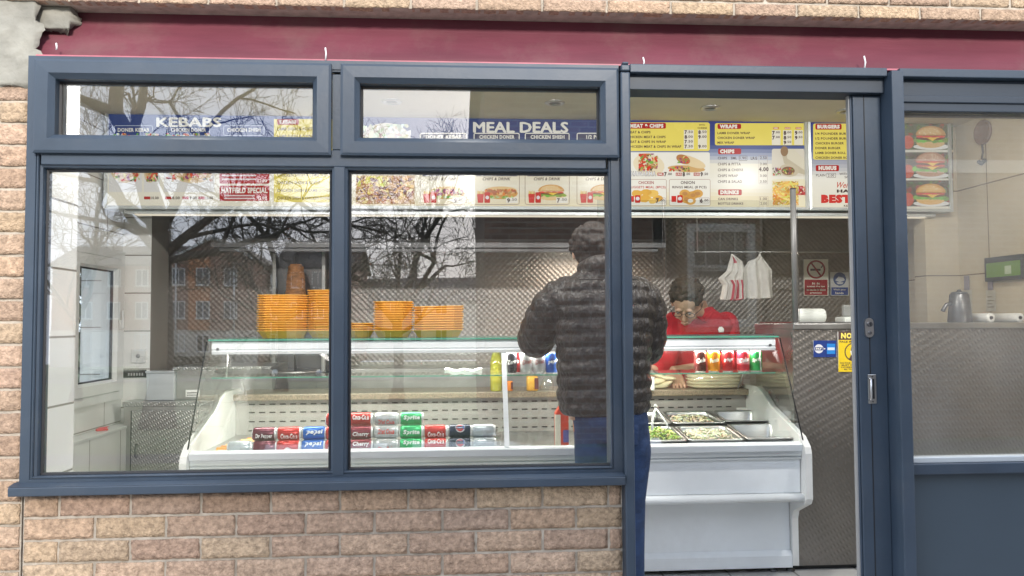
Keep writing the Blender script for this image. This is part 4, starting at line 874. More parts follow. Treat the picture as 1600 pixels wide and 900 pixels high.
for si, (px, w, ptop, wd, Y) in enumerate(stacks):
    x = X(px, Y, 500); ztop = Z(px, ptop, Y-.08); pitch = .0123; n = max(2, int((ztop-base_z-.040)/pitch)+1)
    proto = None; rn = random.Random(si)
    for k in range(n):
        if proto is None:
            proto = tray_mesh(w, .17).build('food_tray', M_FOAM); o = proto; o.modifiers.new('bevel', 'BEVEL').width = .0015
        else: o = proto.copy(); C.objects.link(o)
        lean = (.0009*k if si == 4 else .0002*k)
        o.location = (x+rn.uniform(-.0022, .0022)+lean*.3, Y+rn.uniform(-.002, .002), base_z+k*pitch+rn.uniform(0, .0012)); o.rotation_euler = (rn.uniform(-.004, .004), rn.uniform(-.004, .004)-(.0022*k if si == 4 else 0), rn.uniform(-.025, .025))
        pos = 'bottom yellow food tray of ' if k == 0 else 'topmost yellow food tray of ' if k == n-1 else 'yellow food tray nested inside '
        tag(o, pos+wd, 'food tray', f'yellow food trays in {wd}')
# ================================================================ pans of salad
def pan(x0, x1, y0, y1, zf, zb, depth, label, fill=None, seed=1):
    t = thing('food_pan', label, 'food pan', ((x0+x1)/2, (y0+y1)/2, zf-depth), 'steel salad pans')
    sl = (zb-zf)/(y1-y0)
    def rr(i, z, r):
        pts = []
        X0, X1, Y0, Y1 = x0+i, x1-i, y0+i, y1-i
        for cx, cy, a0 in ((X1-r, Y0+r, -90), (X1-r, Y1-r, 0), (X0+r, Y1-r, 90), (X0+r, Y0+r, 180)):
            for k in range(5): a = R(a0+k*22.5); px_, py_ = cx+r*math.cos(a), cy+r*math.sin(a); pts.append((px_, py_, z+zf+(py_-y0)*sl))
        return pts
    rs = [rr(0, -.006, .02), rr(0, 0, .02), rr(.012, 0, .03), rr(.016, -.008, .03), rr(.030, -depth, .035), rr(.028, -depth-.002, .035), rr(.014, -.010, .03), rr(0, -.006, .02)]
    n = 20; vs = [p for r_ in rs for p in r_]
    b = MB(); b.add(vs, [(i*n+k, i*n+(k+1) % n, (i+1)*n+(k+1) % n, (i+1)*n+k) for i in range(7) for k in range(n)]+[tuple(range(4*n, 5*n))], None, True); b.build('pan', M_STEEL, t)
    if fill:
        rn = random.Random(seed); b = MB()
        for i in range(520):
            u, w = rn.uniform(x0+.035, x1-.035), rn.uniform(y0+.035, y1-.035)
            hh = fill['h']*(1-((u-(x0+x1)/2)/(x1-x0)*1.7)**2)*(1-((w-(y0+y1)/2)/(y1-y0)*1.5)**2)+fill.get('b', -.03)
            z = zf+(w-y0)*sl+hh+rn.uniform(-.006, .006); a = rn.uniform(0, PI); tl = rn.uniform(-.5, .5); L = rn.uniform(*fill['len']); W = fill['w']
            d = Vector((math.cos(a), math.sin(a), tl)).normalized()*L; s = Vector((-math.sin(a), math.cos(a), rn.uniform(-.6, .6)))*W; c0 = Vector((u, w, z)); bow = Vector((0, 0, L*.3))
            c = rn.choice(fill['cols']); c = tuple(v*rn.uniform(.8, 1.2) for v in c)
            b.add([c0-d-s, c0-d+s, c0+bow+s, c0+bow-s, c0+d+s, c0+d-s], [(0, 1, 2, 3), (3, 2, 4, 5)], c)
        o = b.build(fill['name'], M_VCR); tag(o, fill['label'], fill['cat']); o['kind'] = 'stuff'
    return t
LETT = dict(name='shredded_lettuce', label='shredded green lettuce heaped in the steel pan with tongs', cat='lettuce', h=.03, b=-.022, len=(.008, .02), w=.0035, cols=[(.35, .50, .08), (.55, .62, .22), (.25, .42, .05), (.62, .66, .35)])
CAB = dict(name='shredded_cabbage', label='shredded white cabbage in the middle front steel pan', cat='cabbage', h=.022, b=-.028, len=(.010, .024), w=.0022, cols=[(.70, .68, .50), (.62, .62, .42), (.75, .72, .58)])
CAB2 = dict(name='sliced_onion', label='pale sliced onion in the middle rear steel pan', cat='onion', h=.02, b=-.035, len=(.010, .02), w=.003, cols=[(.62, .58, .45), (.55, .50, .38), (.5, .45, .3)])
yF, yM, yB = 1.13, 1.41, 1.70
xs_ = [X(978, 1.25, 680), X(1066, 1.25, 680), X(1153, 1.25, 680), X(1232, 1.25, 680)]
pan(xs_[0], xs_[1]-.004, yF, yM, .668, .70, .065, 'front steel pan of shredded lettuce, beside the customer', LETT, 2)
pan(xs_[1], xs_[2]-.004, yF, yM, .668, .70, .065, 'middle front steel pan holding white cabbage', CAB, 3)
pan(xs_[2], xs_[3]-.004, yF, yM+.02, .672, .705, .09, 'empty steel pan in the front row, beside the cabbage')
pan(xs_[0]-.01, xs_[1]-.004, yM+.006, yB, .715, .745, .065, 'rear steel pan behind the lettuce')
pan(xs_[1], xs_[2]-.004, yM+.006, yB, .715, .745, .065, 'middle rear steel pan with a little onion', CAB2, 4)
pan(xs_[2], xs_[3]-.004, yM+.026, yB, .72, .745, .09, 'empty steel pan in the rear row, beside the onion')
# low trays left of the pans, in the case
t = pan(X(742, 1.2, 690), X(788, 1.2, 690), 1.13, 1.40, .668, .70, .03, 'shallow clear lidded tray at the left of the white divider') if False else None
tg = thing('tongs', 'pale plastic tongs standing in the lettuce pan', 'tongs', at(1030, 660, 1.22))
p0 = Vector(at(1024, 637, 1.30)); 
for px, py in ((1019, 672), (1046, 671)):
    q = Vector(at(px, py, 1.20)); m_ = (p0+q)/2+Vector((.006 if px > 1030 else -.006, 0, 0)); b = MB(); b.tube([p0, m_, q], [.005, .0055, .007], 8, flat=.5); b.build('arm', M_WHITE2, tg)
b = MB(); b.tube([p0+Vector((-.008, 0, .004)), p0+Vector((0, 0, .012)), p0+Vector((.008, 0, .004))], .006, 8); b.build('hinge', M_WHITE2, tg)
# small shelf label
x, y, z = at(1160, 639, 1.74); b = MB(); b.box(x-.035, x+.03, y-.002, y, z-.010, z+.008); tag(b.build('price_card', M_PAPER), 'tiny white card on the vented panel behind the empty pan', 'card')
# bag of flatbreads on the worktop
t = thing('bread_bag', 'clear bag of pale flatbreads on the granite worktop under the standing cans', 'bag of bread', (X(1120, 1.82), 1.82, .862))
M_BREAD = mat('flatbread', (.74, .66, .46), .7, var=.12, nscale=14, bump=.6, bscale=30)
xb0, xb1 = X(1077, 1.80, 600), X(1160, 1.80, 600)
for k in range(5):
    b = MB(); b.loft([((xb0+xb1)/2+(-1)**k*.004, 1.84, .866+k*.019, (xb1-xb0)/2*(.92 if k in (0, 4) else 1)*.93, .10), ((xb0+xb1)/2, 1.84, .874+k*.019, (xb1-xb0)/2*(.88 if k == 4 else 1), .115), ((xb0+xb1)/2, 1.84, .884+k*.019, (xb1-xb0)/2*.90, .10)], 24, power=3); b.build('flatbread', M_BREAD, t)
M_BAG = glass('bag_film', .10, (.97, .97, .96), wave=.02, haze=.12)
b = MB(); b.loft([((xb0+xb1)/2, 1.84, .8625, (xb1-xb0)/2*.9, .10), ((xb0+xb1)/2, 1.84, .875, (xb1-xb0)/2*1.04, .125), ((xb0+xb1)/2, 1.84, .93, (xb1-xb0)/2*1.05, .127), ((xb0+xb1)/2, 1.84, .962, (xb1-xb0)/2*.95, .11), ((xb0+xb1)/2, 1.84, .975, (xb1-xb0)/2*.7, .08)], 28, power=2.8); b.build('film', M_BAG, t)
t = thing('wrapping_pile', 'crumpled pale wrapping on the worktop at the customer\'s elbow', 'wrapping', (X(1030, 1.82), 1.82, .862))
b = MB(); rn = random.Random(3)
for k in range(6): b.ball((X(1036, 1.82)+rn.uniform(-.04, .03), 1.80+rn.uniform(-.02, .03), .875+.012*k), .035, 10, sc=(1.4, .8, .35), rot=Matrix.Rotation(rn.uniform(-.4, .4), 3, 'Y'))
b.build('wrap', M_BAG if False else M_BREAD, t)
x, y, z = at(1014, 577, 1.72); b = MB(); b.lathe([(.0, 0), (.024, 0), (.028, .004), (.028, .072), (.026, .075), (.0, .075)], 20, c=(x, 1.70, .8622)); tag(b.build('plastic_tub', M_PAPER), 'small white tub on the worktop just behind the customer', 'tub')
# juice bottle and jars behind the divider
x = X(777, 1.62, 600)
t = thing('juice_bottle', 'tall clear bottle of yellow green juice beside the white divider', 'bottle', (x, 1.76, .862))
M_JUICE = mat('juice', (.42, .40, .05), .12, var=.05, coat=.5)
b = MB(); b.lathe([(0, .001), (.028, .0), (.033, .006), (.033, .09), (.030, .10), (.033, .11), (.033, .165), (.026, .20), (.013, .235), (.013, .245)], 20, c=(x, 1.76, .862)); b.build('body', M_JUICE, t)
b = MB(); b.lathe([(.0335, .085), (.0337, .086), (.0337, .115), (.0335, .116)], 20, c=(x, 1.76, .862)); b.build('label', mat('label_yellow', (.65, .55, .10), .5), t)
b = MB(); b.lathe([(.0155, .236), (.0155, .258), (.013, .262), (0, .262)], 16, c=(x, 1.76, .862)); b.build('cap', M_WHITE2, t)
for px, r, h, col, w, lid in ((832, .032, .082, (.85, .45, .06), 'square orange and white carton on the granite edge behind the glass', 0), (797, .016, .055, (.85, .25, .03), 'small orange tub on the granite edge beside the white divider', 0)):
    x = X(px, 1.75, 600); o = thing('sauce_tub', w, 'tub', (x, 1.77, .862)); b = MB(); b.loft([(x, 1.77, .8622, r*.9, r*.8), (x, 1.77, .866, r, r*.9), (x, 1.77, .862+h*.9, r, r*.9), (x, 1.77, .862+h, r*.92, r*.8)], 20, power=5); b.build('tub', mat('tub%d' % px, col, .4, var=.1), o)
    b = MB(); b.box(x+r*.35, x+r*1.03, 1.77-r*1.02, 1.77-r*.86, .872, .862+h*.88); b.build('label', mat('label_dark', (.12, .03, .03), .5), o)
x = X(855, 1.78, 600); b = MB(); b.loft([(x, 1.80, .8622, .04, .03), (x, 1.80, .88, .042, .03), (x+.005, 1.80, .92, .030, .02), (x+.01, 1.8, .95, .012, .012)], 16); tag(b.build('plastic_bag', M_BAG), 'small clear plastic bag on the worktop beside the customer', 'bag')
# red carton and cup in the case next to the customer
x0, y, z0 = at(868, 703, 1.12); x1, _, z1 = at(893, 632, 1.12)
t = thing('juice_carton', 'red and white carton standing in the case beside the customer', 'carton', ((x0+x1)/2, 1.20, .6325)); w2 = (x1-x0)/2*.8; cx_ = (x0+x1)/2
b = MB(); b.box(cx_-w2, cx_+w2, 1.17, 1.23, .6325, .80, (.62, .06, .03)); b.prism([(cx_-w2, .80), (cx_+w2, .80), (cx_, .85)], 'y', 1.171, 1.229, (.70, .08, .04)); b.box(cx_-.003, cx_+.003, 1.171, 1.229, .845, .862, (.75, .70, .6)); b.box(cx_-w2-.001, cx_-w2*.25, 1.1685, 1.20, .64, .795, (.78, .74, .62)); b.box(cx_+.004, cx_+w2, 1.168, 1.1695, .66, .72, (.1, .1, .35)); b.build('carton', M_VC, t, bevel=.002)
x = X(906, 1.2, 660); t = thing('drinking_cup', 'orange and grey paper cup next to the red carton', 'cup', (x, 1.22, .6325)); b = MB(); b.lathe([(0, 0), (.022, 0), (.029, .07)], 18, c=(x, 1.22, .6325), col=(.22, .20, .24)); b.lathe([(.029, .0705), (.033, .13), (.034, .133)], 18, c=(x, 1.22, .6325), col=(.80, .42, .14)); b.build('cup', M_VC, t)
# folded white paper on the shelf
x, y, z = at(724, 584, 1.36)
b = MB(); pl = []
for i in range(17):
    u = -.095+.19*i/16; pl.append((u, .006+.004*math.sin(i*1.1)+.006*(abs(u)/.095)**3))
for i in range(17):
    u = .095-.19*i/16; pl.append((u, .026+.004*math.sin(i*.9+1)+.004*(abs(u)/.095)**2))
b.prism([(x+u, zs+w) for u, w in pl], 'y', 1.33, 1.45, smooth=False); tag(b.build('folded_paper', M_PAPER, bevel=.002), 'strip of folded white paper lying on the glass shelf', 'paper')
# orange pack at the left end of the case
x0, x1 = X(338, 1.12, 700), X(366, 1.12, 700); b = MB(); rn = random.Random(8)
t = thing('snack_packs', 'orange and white snack packets at the end of the case', 'snack packets', ((x0+x1)/2, 1.2, .6325))
for k in range(7):
    y = 1.11+k*.05; o = MB(); c = rn.choice([(.80, .35, .05), (.75, .30, .06), (.8, .5, .25)]); dx = rn.uniform(-.01, .01)+.01*k
    o.prism([(y, .634), (y+.03, .634), (y+.055, .664), (y+.02, .668)], 'x', x0+dx, x1+dx, c); o.prism([(y-.0005, .645), (y+.006, .645), (y+.013, .657), (y+.006, .657)], 'x', x0+dx+.01, x1+dx-.02, (.8, .75, .65)); o.build('packet', M_VC, t, bevel=.003)
# clear plastic tubs at the right of the drinks
t = thing('lid_pile', 'pile of clear plastic lids beside the white divider', 'lids', (X(762, 1.3, 680), 1.30, .6325))
for k in range(5): b = MB(); b.loft([(X(764, 1.3, 680), 1.30, .634+k*.016, .06, .08), (X(764, 1.3, 680), 1.30, .646+k*.016, .066, .085)], 24, power=4); b.build('lid', M_BAG, t)
# glass screens standing on the counter
def screen(x0, x1, y, z0, z1, label):
    t = thing('glass_screen', label, 'glass screen', ((x0+x1)/2, y, z0)); b = MB(); b.box(x0, x1, y, y+.006, z0, z1); b.build('pane', M_SCREEN, t)
    b = MB(); b.box(x0, x0+.002, y-.0005, y-.0001, z0, z1); b.box(x1-.002, x1, y-.0005, y-.0001, z0, z1); b.build('edge', M_DSTEEL, t)
    b = MB(); b.box(x0, x1, y-.004, y+.010, z0-.006, z0-.0005); b.build('base_clip', M_DSTEEL, t); return t
YS = 1.44
screen(X(1040, YS), X(1238, YS), YS, 1.179, 1.90, 'clear glass screen standing on the counter in front of the worker')
screen(X(935, YS), X(1037, YS), YS, 1.179, 1.90, 'clear glass screen on the counter behind the customer\'s shoulder')
# ================================================================ service counter with steel front, post and screen
px_ = CX1+.012
sv = thing('service_counter', 'chest high counter with chequered steel front, beyond the display counter', 'counter', (2.4, 1.4, 0))
zt_ = 1.235
b = MB(); b.box(px_, 3.279, 1.20, 1.225, .025, zt_-.03); b.build('front_sheet', M_QFRONT, sv)
b = MB(); b.box(px_, 3.279, 1.19, 1.72, zt_-.0295, zt_); b.build('top', M_STEEL, sv, bevel=.004)
b = MB(); b.box(px_, 3.279, 1.226, 1.70, .0, .02); b.box(px_, px_+.02, 1.226, 1.70, .025, zt_-.03); b.build('plinth', M_BLACK, sv)
b = MB(); b.box(px_-.0025, px_, 1.20, 1.70, .03, zt_-.03); b.build('end_sheet', M_STEEL, sv)
x = X(1241, 1.24, 400); zp = Z(1241, 296, 1.24)
t = thing('screen_post', 'round silver post standing on the corner of the steel counter', 'post', (x, 1.24, zt_)); b = MB(); b.tube([(x, 1.24, zt_+.004), (x, 1.24, zp)], .0145, 20); b.build('tube', mat('brushed_post', (.20, .20, .20), .45, metal=.3), t)
b = MB(); b.lathe([(.0, 0), (.024, 0), (.024, .003), (0, .0035)], 20, c=(x, 1.24, zt_+.0005)); b.build('base_flange', M_STEEL, t); b = MB(); b.lathe([(.015, 0), (.0155, .002), (.013, .006), (0, .007)], 20, c=(x, 1.24, zp)); b.build('cap', M_BLACK, t)
screen(x+.018, X(1392, 1.24, 400), 1.236, zt_+.007, zp-.10, 'clear glass screen between the silver post and the door leaf')
# stickers on the steel front
def signboard(name, px0, py0, px1, py1, Y, label, cat, draw, base=WHT, zref=None, th=.003):
    t = thing(name, label, cat, at((px0+px1)/2, (py0+py1)/2, Y)); p = Print(Y, step=.0003)
    a, c = at(px0, py1, Y), at(px1, py0, Y)
    b = MB(); b.box(a[0], c[0], Y+.0003, Y+th, a[2], c[2]); b.build('board', mat('sign_base', (.6, .6, .58), .5), t)
    p.rect(px0, py0, px1, py1, base, lv=0); draw(p); p.mb.build('print', M_SIGN, t); return t
def d_notice(p):
    p.rect(1310, 518, 1358, 531, INK, lv=1); p.text('NOTICE', 1314, 520, 1355, 529, YL, .06, lv=2)
    p.text('FACE MASK MUST', 1312, 532.5, 1356, 535.5, INK, .03, lv=1)
    p.ell(1334, 550, 14.5, 14.5, INK, lv=1, n=28); p.ell(1334, 550, 12.8, 12.8, (.85, .62, .03), lv=2, n=28)
    p.ell(1336, 546, 6.5, 8, INK, lv=3); p.poly([(1326, 562), (1345, 562), (1342, 553), (1331, 551)], INK, lv=3); p.poly([(1328, 548), (1338, 549), (1337, 557), (1330, 555)], (.9, .85, .7), lv=4)
    for i, (s, a, b_) in enumerate((('NOTICE CUSTOMERS', 1313, 1355), ('MUST WEAR FACE', 1315, 1354), ('COVERINGS WHILE', 1314, 1354), ('IN THIS SHOP', 1319, 1350))): p.text(s, a, 566+i*3.3, b_, 568.4+i*3.3, INK, .03, lv=1)
signboard('face_mask_notice', 1310, 518, 1358, 581, 1.1955, 'yellow face mask notice stuck on the steel counter front beside the door leaf', 'notice', d_notice, (.85, .62, .03), th=.0008)
def d_card(p):
    p.ell(1279.5, 545, 7, 7, (.75, .75, .8), lv=1, n=24); p.rect(1273.5, 542.5, 1285.5, 547.5, BLUE, lv=2); p.text('PAY', 1275, 543.3, 1284, 546.7, WHT, .04, lv=3)
    p.rect(1292, 537, 1305, 553, (.03, .25, .70), lv=1); p.rect(1293, 543, 1304, 547, (.7, .8, .9), lv=2); p.ell(1288.5, 545, 1, 1, WHT, lv=1)
signboard('card_sticker', 1271, 532, 1307, 558, 1.1955, 'small dark blue card payment sticker on the steel counter front', 'sticker', d_card, (.02, .05, .24), th=.0008)
YB = 3.295
def d_smoke(p):
    p.rect(1257, 437, 1293, 461, (.38, .03, .04), lv=1); p.ell(1275, 421, 14.5, 14.5, (.35, .02, .03), lv=1, n=32); p.ell(1275, 421, 11.8, 11.8, WHT, lv=2, n=32)
    p.rect(1266, 420, 1282, 423, INK, lv=3); p.poly([(1282, 418), (1285, 414), (1286, 415), (1284, 419)], INK, lv=3)
    p.poly([(1266, 411), (1268, 409.5), (1284, 431), (1282, 432.5)], (.35, .02, .03), lv=4)
    for i, (s, a, b_) in enumerate((('It is', 1269, 1281), ('against the law', 1261, 1289), ('to smoke in these', 1260, 1290), ('premises', 1266, 1284))): p.text(s, a, 441+i*5, b_, 444.5+i*5, WHT, .03, lv=2)
signboard('no_smoking_sign', 1256, 405, 1294, 462, YB-.012, 'red and white no smoking sign on the back wall', 'sign', d_smoke)
def d_wash(p):
    p.rect(1299, 449, 1325, 461, (.05, .10, .35), lv=1); p.ell(1312, 436, 10, 10.5, (.08, .13, .30), lv=1, n=28); p.poly([(1305, 438), (1310, 432), (1318, 434), (1320, 438), (1312, 441)], (.7, .72, .75), lv=2); p.poly([(1307, 441), (1318, 441), (1316, 444), (1309, 444)], (.7, .72, .75), lv=2)
    p.text('Wash your', 1302, 451, 1322, 454.5, WHT, .03, lv=2); p.text('hands', 1305, 456, 1318, 459.5, WHT, .03, lv=2)
signboard('hand_washing_sign', 1298, 425, 1326, 462, YB-.012, 'small blue hand washing sign beside the no smoking sign', 'sign', d_wash, (.65, .66, .66))
signboard('label_plate', 1184, 513, 1204, 523, 2.15, 'tiny white framed label behind the end of the canopy', 'label', lambda p: (p.outline(1184, 513, 1204, 523, 1, INK, lv=1, r=1), p.rect(1187, 516, 1201, 517, INK, lv=1), p.rect(1187, 519, 1199, 520, INK, lv=1)))
# red till edge behind the counter's right end
x0, _, z1 = at(1205, 503, 2.1); x1 = X(1236, 2.1); b = MB(); b.box(x0, x1, 2.08, 2.30, .865, z1); t = thing('red_box', 'dark red box standing behind the end of the display counter', 'box', (x0, 2.1, .865)); b.build('case', mat('dark_red', (.16, .02, .02), .5), t, bevel=.01); b = MB(); b.box(x0+.02, x1-.02, 2.074, 2.0795, .95, z1-.03); b.build('front', mat('dark_red2', (.10, .015, .015), .35), t)
b = MB(); b.box(1.30, CX1+.3, 2.065, 2.45, .80, .862); b.box(1.32, 1.36, 2.1, 2.4, 0, .8); b.box(1.85, 1.89, 2.1, 2.4, 0, .8)
tag(b.build('side_table', M_STEEL), 'steel side table behind the end of the display counter', 'table')
# things on the service counter
x0, x1 = X(1243, 1.5, 480), X(1286, 1.5, 480)
t = thing('paper_roll', 'thick roll of white paper lying on the steel counter beside the silver post', 'paper roll', ((x0+x1)/2, 1.5, zt_)); b = MB(); b.lathe([(.012, 0), (.038, 0), (.040, .004), (.040, x1-x0-.004), (.038, x1-x0), (.012, x1-x0)], 28, c=(x0, 1.5, zt_+.0405), axis='x'); b.build('roll', M_PAPER, t); b = MB(); b.lathe([(.011, -.002), (.0125, -.002), (.0125, x1-x0+.002), (.011, x1-x0+.002), (.011, -.002)], 16, c=(x0, 1.5, zt_+.0405), axis='x'); b.build('core', mat('card_core', (.35, .26, .17), .8), t)
x = X(1322, 1.5, 480); t = thing('card_machine', 'small grey and white device on the steel counter, partly hidden by the door leaf', 'card machine', (x, 1.5, zt_)); b = MB(); b.box(x-.03, x+.06, 1.46, 1.58, zt_+.001, zt_+.035); b.build('base', M_WHITE2, t, bevel=.012); b = MB(); b.box(x-.015, x+.05, 1.50, 1.53, zt_+.035, zt_+.10); b.build('head', mat('grey_plastic', (.3, .3, .3), .4), t, bevel=.01)
# behind the side window
x, _, _z = at(1500, 500, 1.45); t = thing('steel_jug', 'dark tapered jug with a spout on the steel counter behind the side window', 'jug', (x, 1.45, zt_)); zj = Z(1498, 460, 1.45)
b = MB(); b.lathe([(0, .001), (.060, 0), (.062, .004), (.048, zj-zt_), (.046, zj-zt_+.002), (0, zj-zt_+.004)], 24, c=(x, 1.45, zt_)); b.build('body', M_DSTEEL, t)
b = MB(); zz = Z(1480, 480, 1.45); b.tube([(x-.045, 1.45, zz+.02), (x-.075, 1.45, zz+.014), (x-.092, 1.45, zz-.012), (x-.096, 1.45, zz-.022)], [.012, .010, .011, .012], 10); b.build('spout', M_DSTEEL, t)
b = MB(); b.lathe([(0, .006), (.042, .002), (.040, .012), (.012, .016), (.010, .026), (0, .028)], 20, c=(x, 1.45, zj-0)); b.build('lid', M_DSTEEL, t)
for i, (px, w) in enumerate(((1541, 'roll of pale paper on the steel counter, the nearer to the dark jug'), (1586, 'roll of pale paper on the steel counter, farther from the jug'))):
    x = X(px, 1.40, 495); t = thing('paper_roll', w, 'paper roll', (x, 1.4, zt_), 'paper rolls behind the side window'); b = MB(); b.lathe([(.010, 0), (.024, 0), (.0245, .004), (.0245, .24), (.010, .24)], 24, c=(x, 1.36, zt_+.025), axis='y'); b.build('roll', M_PAPER, t)
    b = MB(); b.lathe([(.009, -.001), (.0105, -.001), (.0105, .241), (.009, .241), (.009, -.001)], 14, c=(x, 1.36, zt_+.025), axis='y'); b.build('core', mat('card_core2', (.12, .10, .09), .8), t)
# right wall: hanging disc, papers, green screen
WR = 3.279
def onR(px, py, d=0.0): q = atX(px, py, WR-d); return q
c = Vector(onR(1534, 207, .012)); e = onR(1534, 182, .012); r = abs(e[2]-c.z)*.78
t = thing('wall_disc', 'small round framed disc with a chain and hook hanging on the tiled side wall', 'wall hanging', tuple(c))
b = MB(); b.lathe([(0, -.012), (r, -.012), (r, .0), (r*.9, .006), (r*.82, .0), (0, 0)], 28, c=(0, 0, 0), axis='x')
b.v = [(WR-.012-v[0]*1.0, c.y+v[1], c.z+v[2]) for v in b.v]; b.build('disc', mat('disc', (.22, .13, .09), .4), t)
b = MB(); b.tube([(c.x, c.y, c.z-r), (c.x, c.y-.005, c.z-r-.05), (c.x, c.y+.008, c.z-r-.09)], .006, 6); b.build('chain', M_DSTEEL, t); b = MB(); b.tube([(c.x-.005, c.y-.03, c.z-r-.10), (c.x-.01, c.y, c.z-r-.12), (c.x-.005, c.y+.03, c.z-r-.10)], .012, 8); b.build('hook', M_BLACK, t)
def wallpanel(px0, py0, px1, py1, col, name, m, parent, d0=.002, d1=.01):
    a, b_ = onR(px0, py1), onR(px1, py0); y0, y1 = sorted((a[1], b_[1])); zz0, zz1 = Z0(px0, px1, py0, py1)
    b = MB(); b.box(WR-d1, WR-d0, y0, y1, zz0, zz1, col); return b.build(name, m, parent, bevel=.002)
def Z0(px0, px1, py0, py1):
    pm = (px0+px1)/2; return atX(pm, py1, WR)[2], atX(pm, py0, WR)[2]
t = thing('green_screen', 'wall mounted screen with a green picture on the cream tiled wall', 'screen', onR(1575, 418)); wallpanel(1546, 400, 1602, 438, (.05, .055, .05), 'case', M_VC, t, .002, .03); wallpanel(1549, 409, 1602, 432, (.16, .30, .05), 'picture', M_VC, t, .031, .032); wallpanel(1578, 415, 1588, 428, (.5, .6, .4), 'emblem', M_VC, t, .0325, .033)
for i, (px, w) in enumerate(((1512, 'sheet of paper under a clip on the cream wall, above the dark jug'), (1549, 'sheet of paper under a clip on the cream wall, below the green screen'))):
    t = thing('notice_sheet', w, 'notice', onR(px, 470), 'papers on the right wall'); wallpanel(px-7, 453, px+7, 486, (.58, .55, .46), 'sheet', M_VCR, t, .002, .004); wallpanel(px-3, 431, px+3, 453, (.30, .28, .33), 'clip', M_VC, t, .002, .012)
    for k, yy in enumerate((463, 469, 474, 479)): wallpanel(px-5, yy, px+(5 if k % 2 else 2), yy+1.5, (.25, .22, .18), 'writing', M_VC, t, .0045, .0052)
# ================================================================ left: steel cabinet and boxes
Yc = PY-.16
x0, _, z1 = at(193, 628, Yc); x1 = X(335, Yc)
t = thing('steel_cabinet', 'low steel cabinet with a patterned door, below the small window', 'cabinet', ((x0+x1)/2, Yc, 0))
b = MB(); b.box(x0, x1, Yc+.004, PY-.002, 0, z1-.03); b.build('body', M_STEEL, t, bevel=.002)
M_QC = quilted('patterned_steel', (.42, .42, .41), 210, .3, 'tread', .8)
b = MB(); b.box(x0-.005, x1, Yc-.006, PY-.002, z1-.0295, z1+.0); b.build('top', M_QC, t, bevel=.002)
b = MB(); b.box(x0+.055, x1, Yc-.012, Yc+.003, .05, z1-.055); d_ = b.build('door', M_QC, t, bevel=.002); b = MB(); q = at(212, 705, Yc-.02); b.tube([(q[0], Yc-.014, q[2]-.04), (q[0], Yc-.03, q[2]-.03), (q[0], Yc-.03, q[2]+.03), (q[0], Yc-.014, q[2]+.04)], .005, 8); b.build('handle', M_DSTEEL, d_)
b = MB(); b.box(x0+.046, x0+.054, Yc-.003, Yc+.003, .05, z1-.055); b.build('door_gap', M_BLACK, t)
xa, _, za = at(229, 580, PY-.10); xb = X(275, PY-.10)
t = thing('steel_box', 'grey steel box on top of the low cabinet, beside the pier', 'steel box', ((xa+xb)/2, PY-.05, z1)); b = MB(); b.box(xa, xb-.002, PY-.10, PY-.004, z1+.002, za-.012); b.build('body', M_ALU, t, bevel=.003); b = MB(); b.box(xa-.006, xb-.0015, PY-.108, PY-.003, za-.0115, za); b.build('lid', M_ALU, t, bevel=.003)
xc = X(430, PY); t = thing('worktop_unit', 'grey steel worktop unit with a small white label, beside the steel box', 'steel unit', ((xb+xc)/2, 2.2, z1)); zu = Z(300, 573, PY-.07)
b = MB(); b.box(xb, xc, PY-.07, PY+.4, z1+.002, zu-.02); b.build('body', M_STEEL, t); b = MB(); b.box(xb-.02, xc, PY-.085, PY+.42, zu-.0195, zu); b.build('top', M_QC, t, bevel=.002)
b = MB(); q0, q1 = at(290, 620, PY-.073), at(312, 609, PY-.073); b.box(q0[0], q1[0], PY-.073, PY-.0705, q0[2], q1[2]); l_ = b.build('label', M_PAPER, t); b = MB(); [b.box(q0[0]+.008, q1[0]-.012, PY-.0745, PY-.0735, q0[2]+.008+k*.014, q0[2]+.013+k*.014) for k in range(2)]; b.build('writing', M_BLACK, l_)
q0, q1 = at(193, 590, PY), at(229, 578, PY); t = thing('printed_strip', 'dark printed strip on the tiled pier beside the small window', 'strip', q0); b = MB(); b.box(q0[0], q1[0], PY-.006, PY-.0005, q0[2], q1[2], (.05, .05, .05)); b.build('strip', M_VC, t); b = MB(); [b.box(q0[0]+.03+k*.017, q0[0]+.04+k*.017, PY-.0075, PY-.0065, q0[2]+.012, q0[2]+.03, (.5, .5, .5)) for k in range(6)]; b.build('writing', M_VC, t)
q = at(217, 556, PY); t = thing('wall_socket', 'white square socket on the tiled pier above the steel box', 'socket', q); b = MB(); b.box(q[0]-.045, q[0]+.045, PY-.012, PY-.0005, q[2]-.045, q[2]+.045); b.build('plate', M_WHITE2, t, bevel=.004); b = MB(); b.lathe([(0, -.003), (.012, -.003), (.014, 0)], 16, c=(q[0], PY-.0125, q[2]), axis='y'); b.build('knob', mat('grey_plastic', (.3, .3, .3), .4), t)
q = atZ(146, 646, .62); b = MB(); b.box(-.03, .035, -.012, .012, 0, .012, (.70, .05, .06)); b.prism([(-.03, .012), (.02, .012), (.04, .022), (-.01, .020)], 'y', -.01, .01, (.75, .08, .10)); o = b.build('red_lighter', M_VC, loc=(WX+.05, (wy0+wy1)/2, .6185), bevel=.003, local=True); o.rotation_euler = (0, 0, R(40)); tag(o, 'small bright red object lying on the white window ledge', 'lighter')
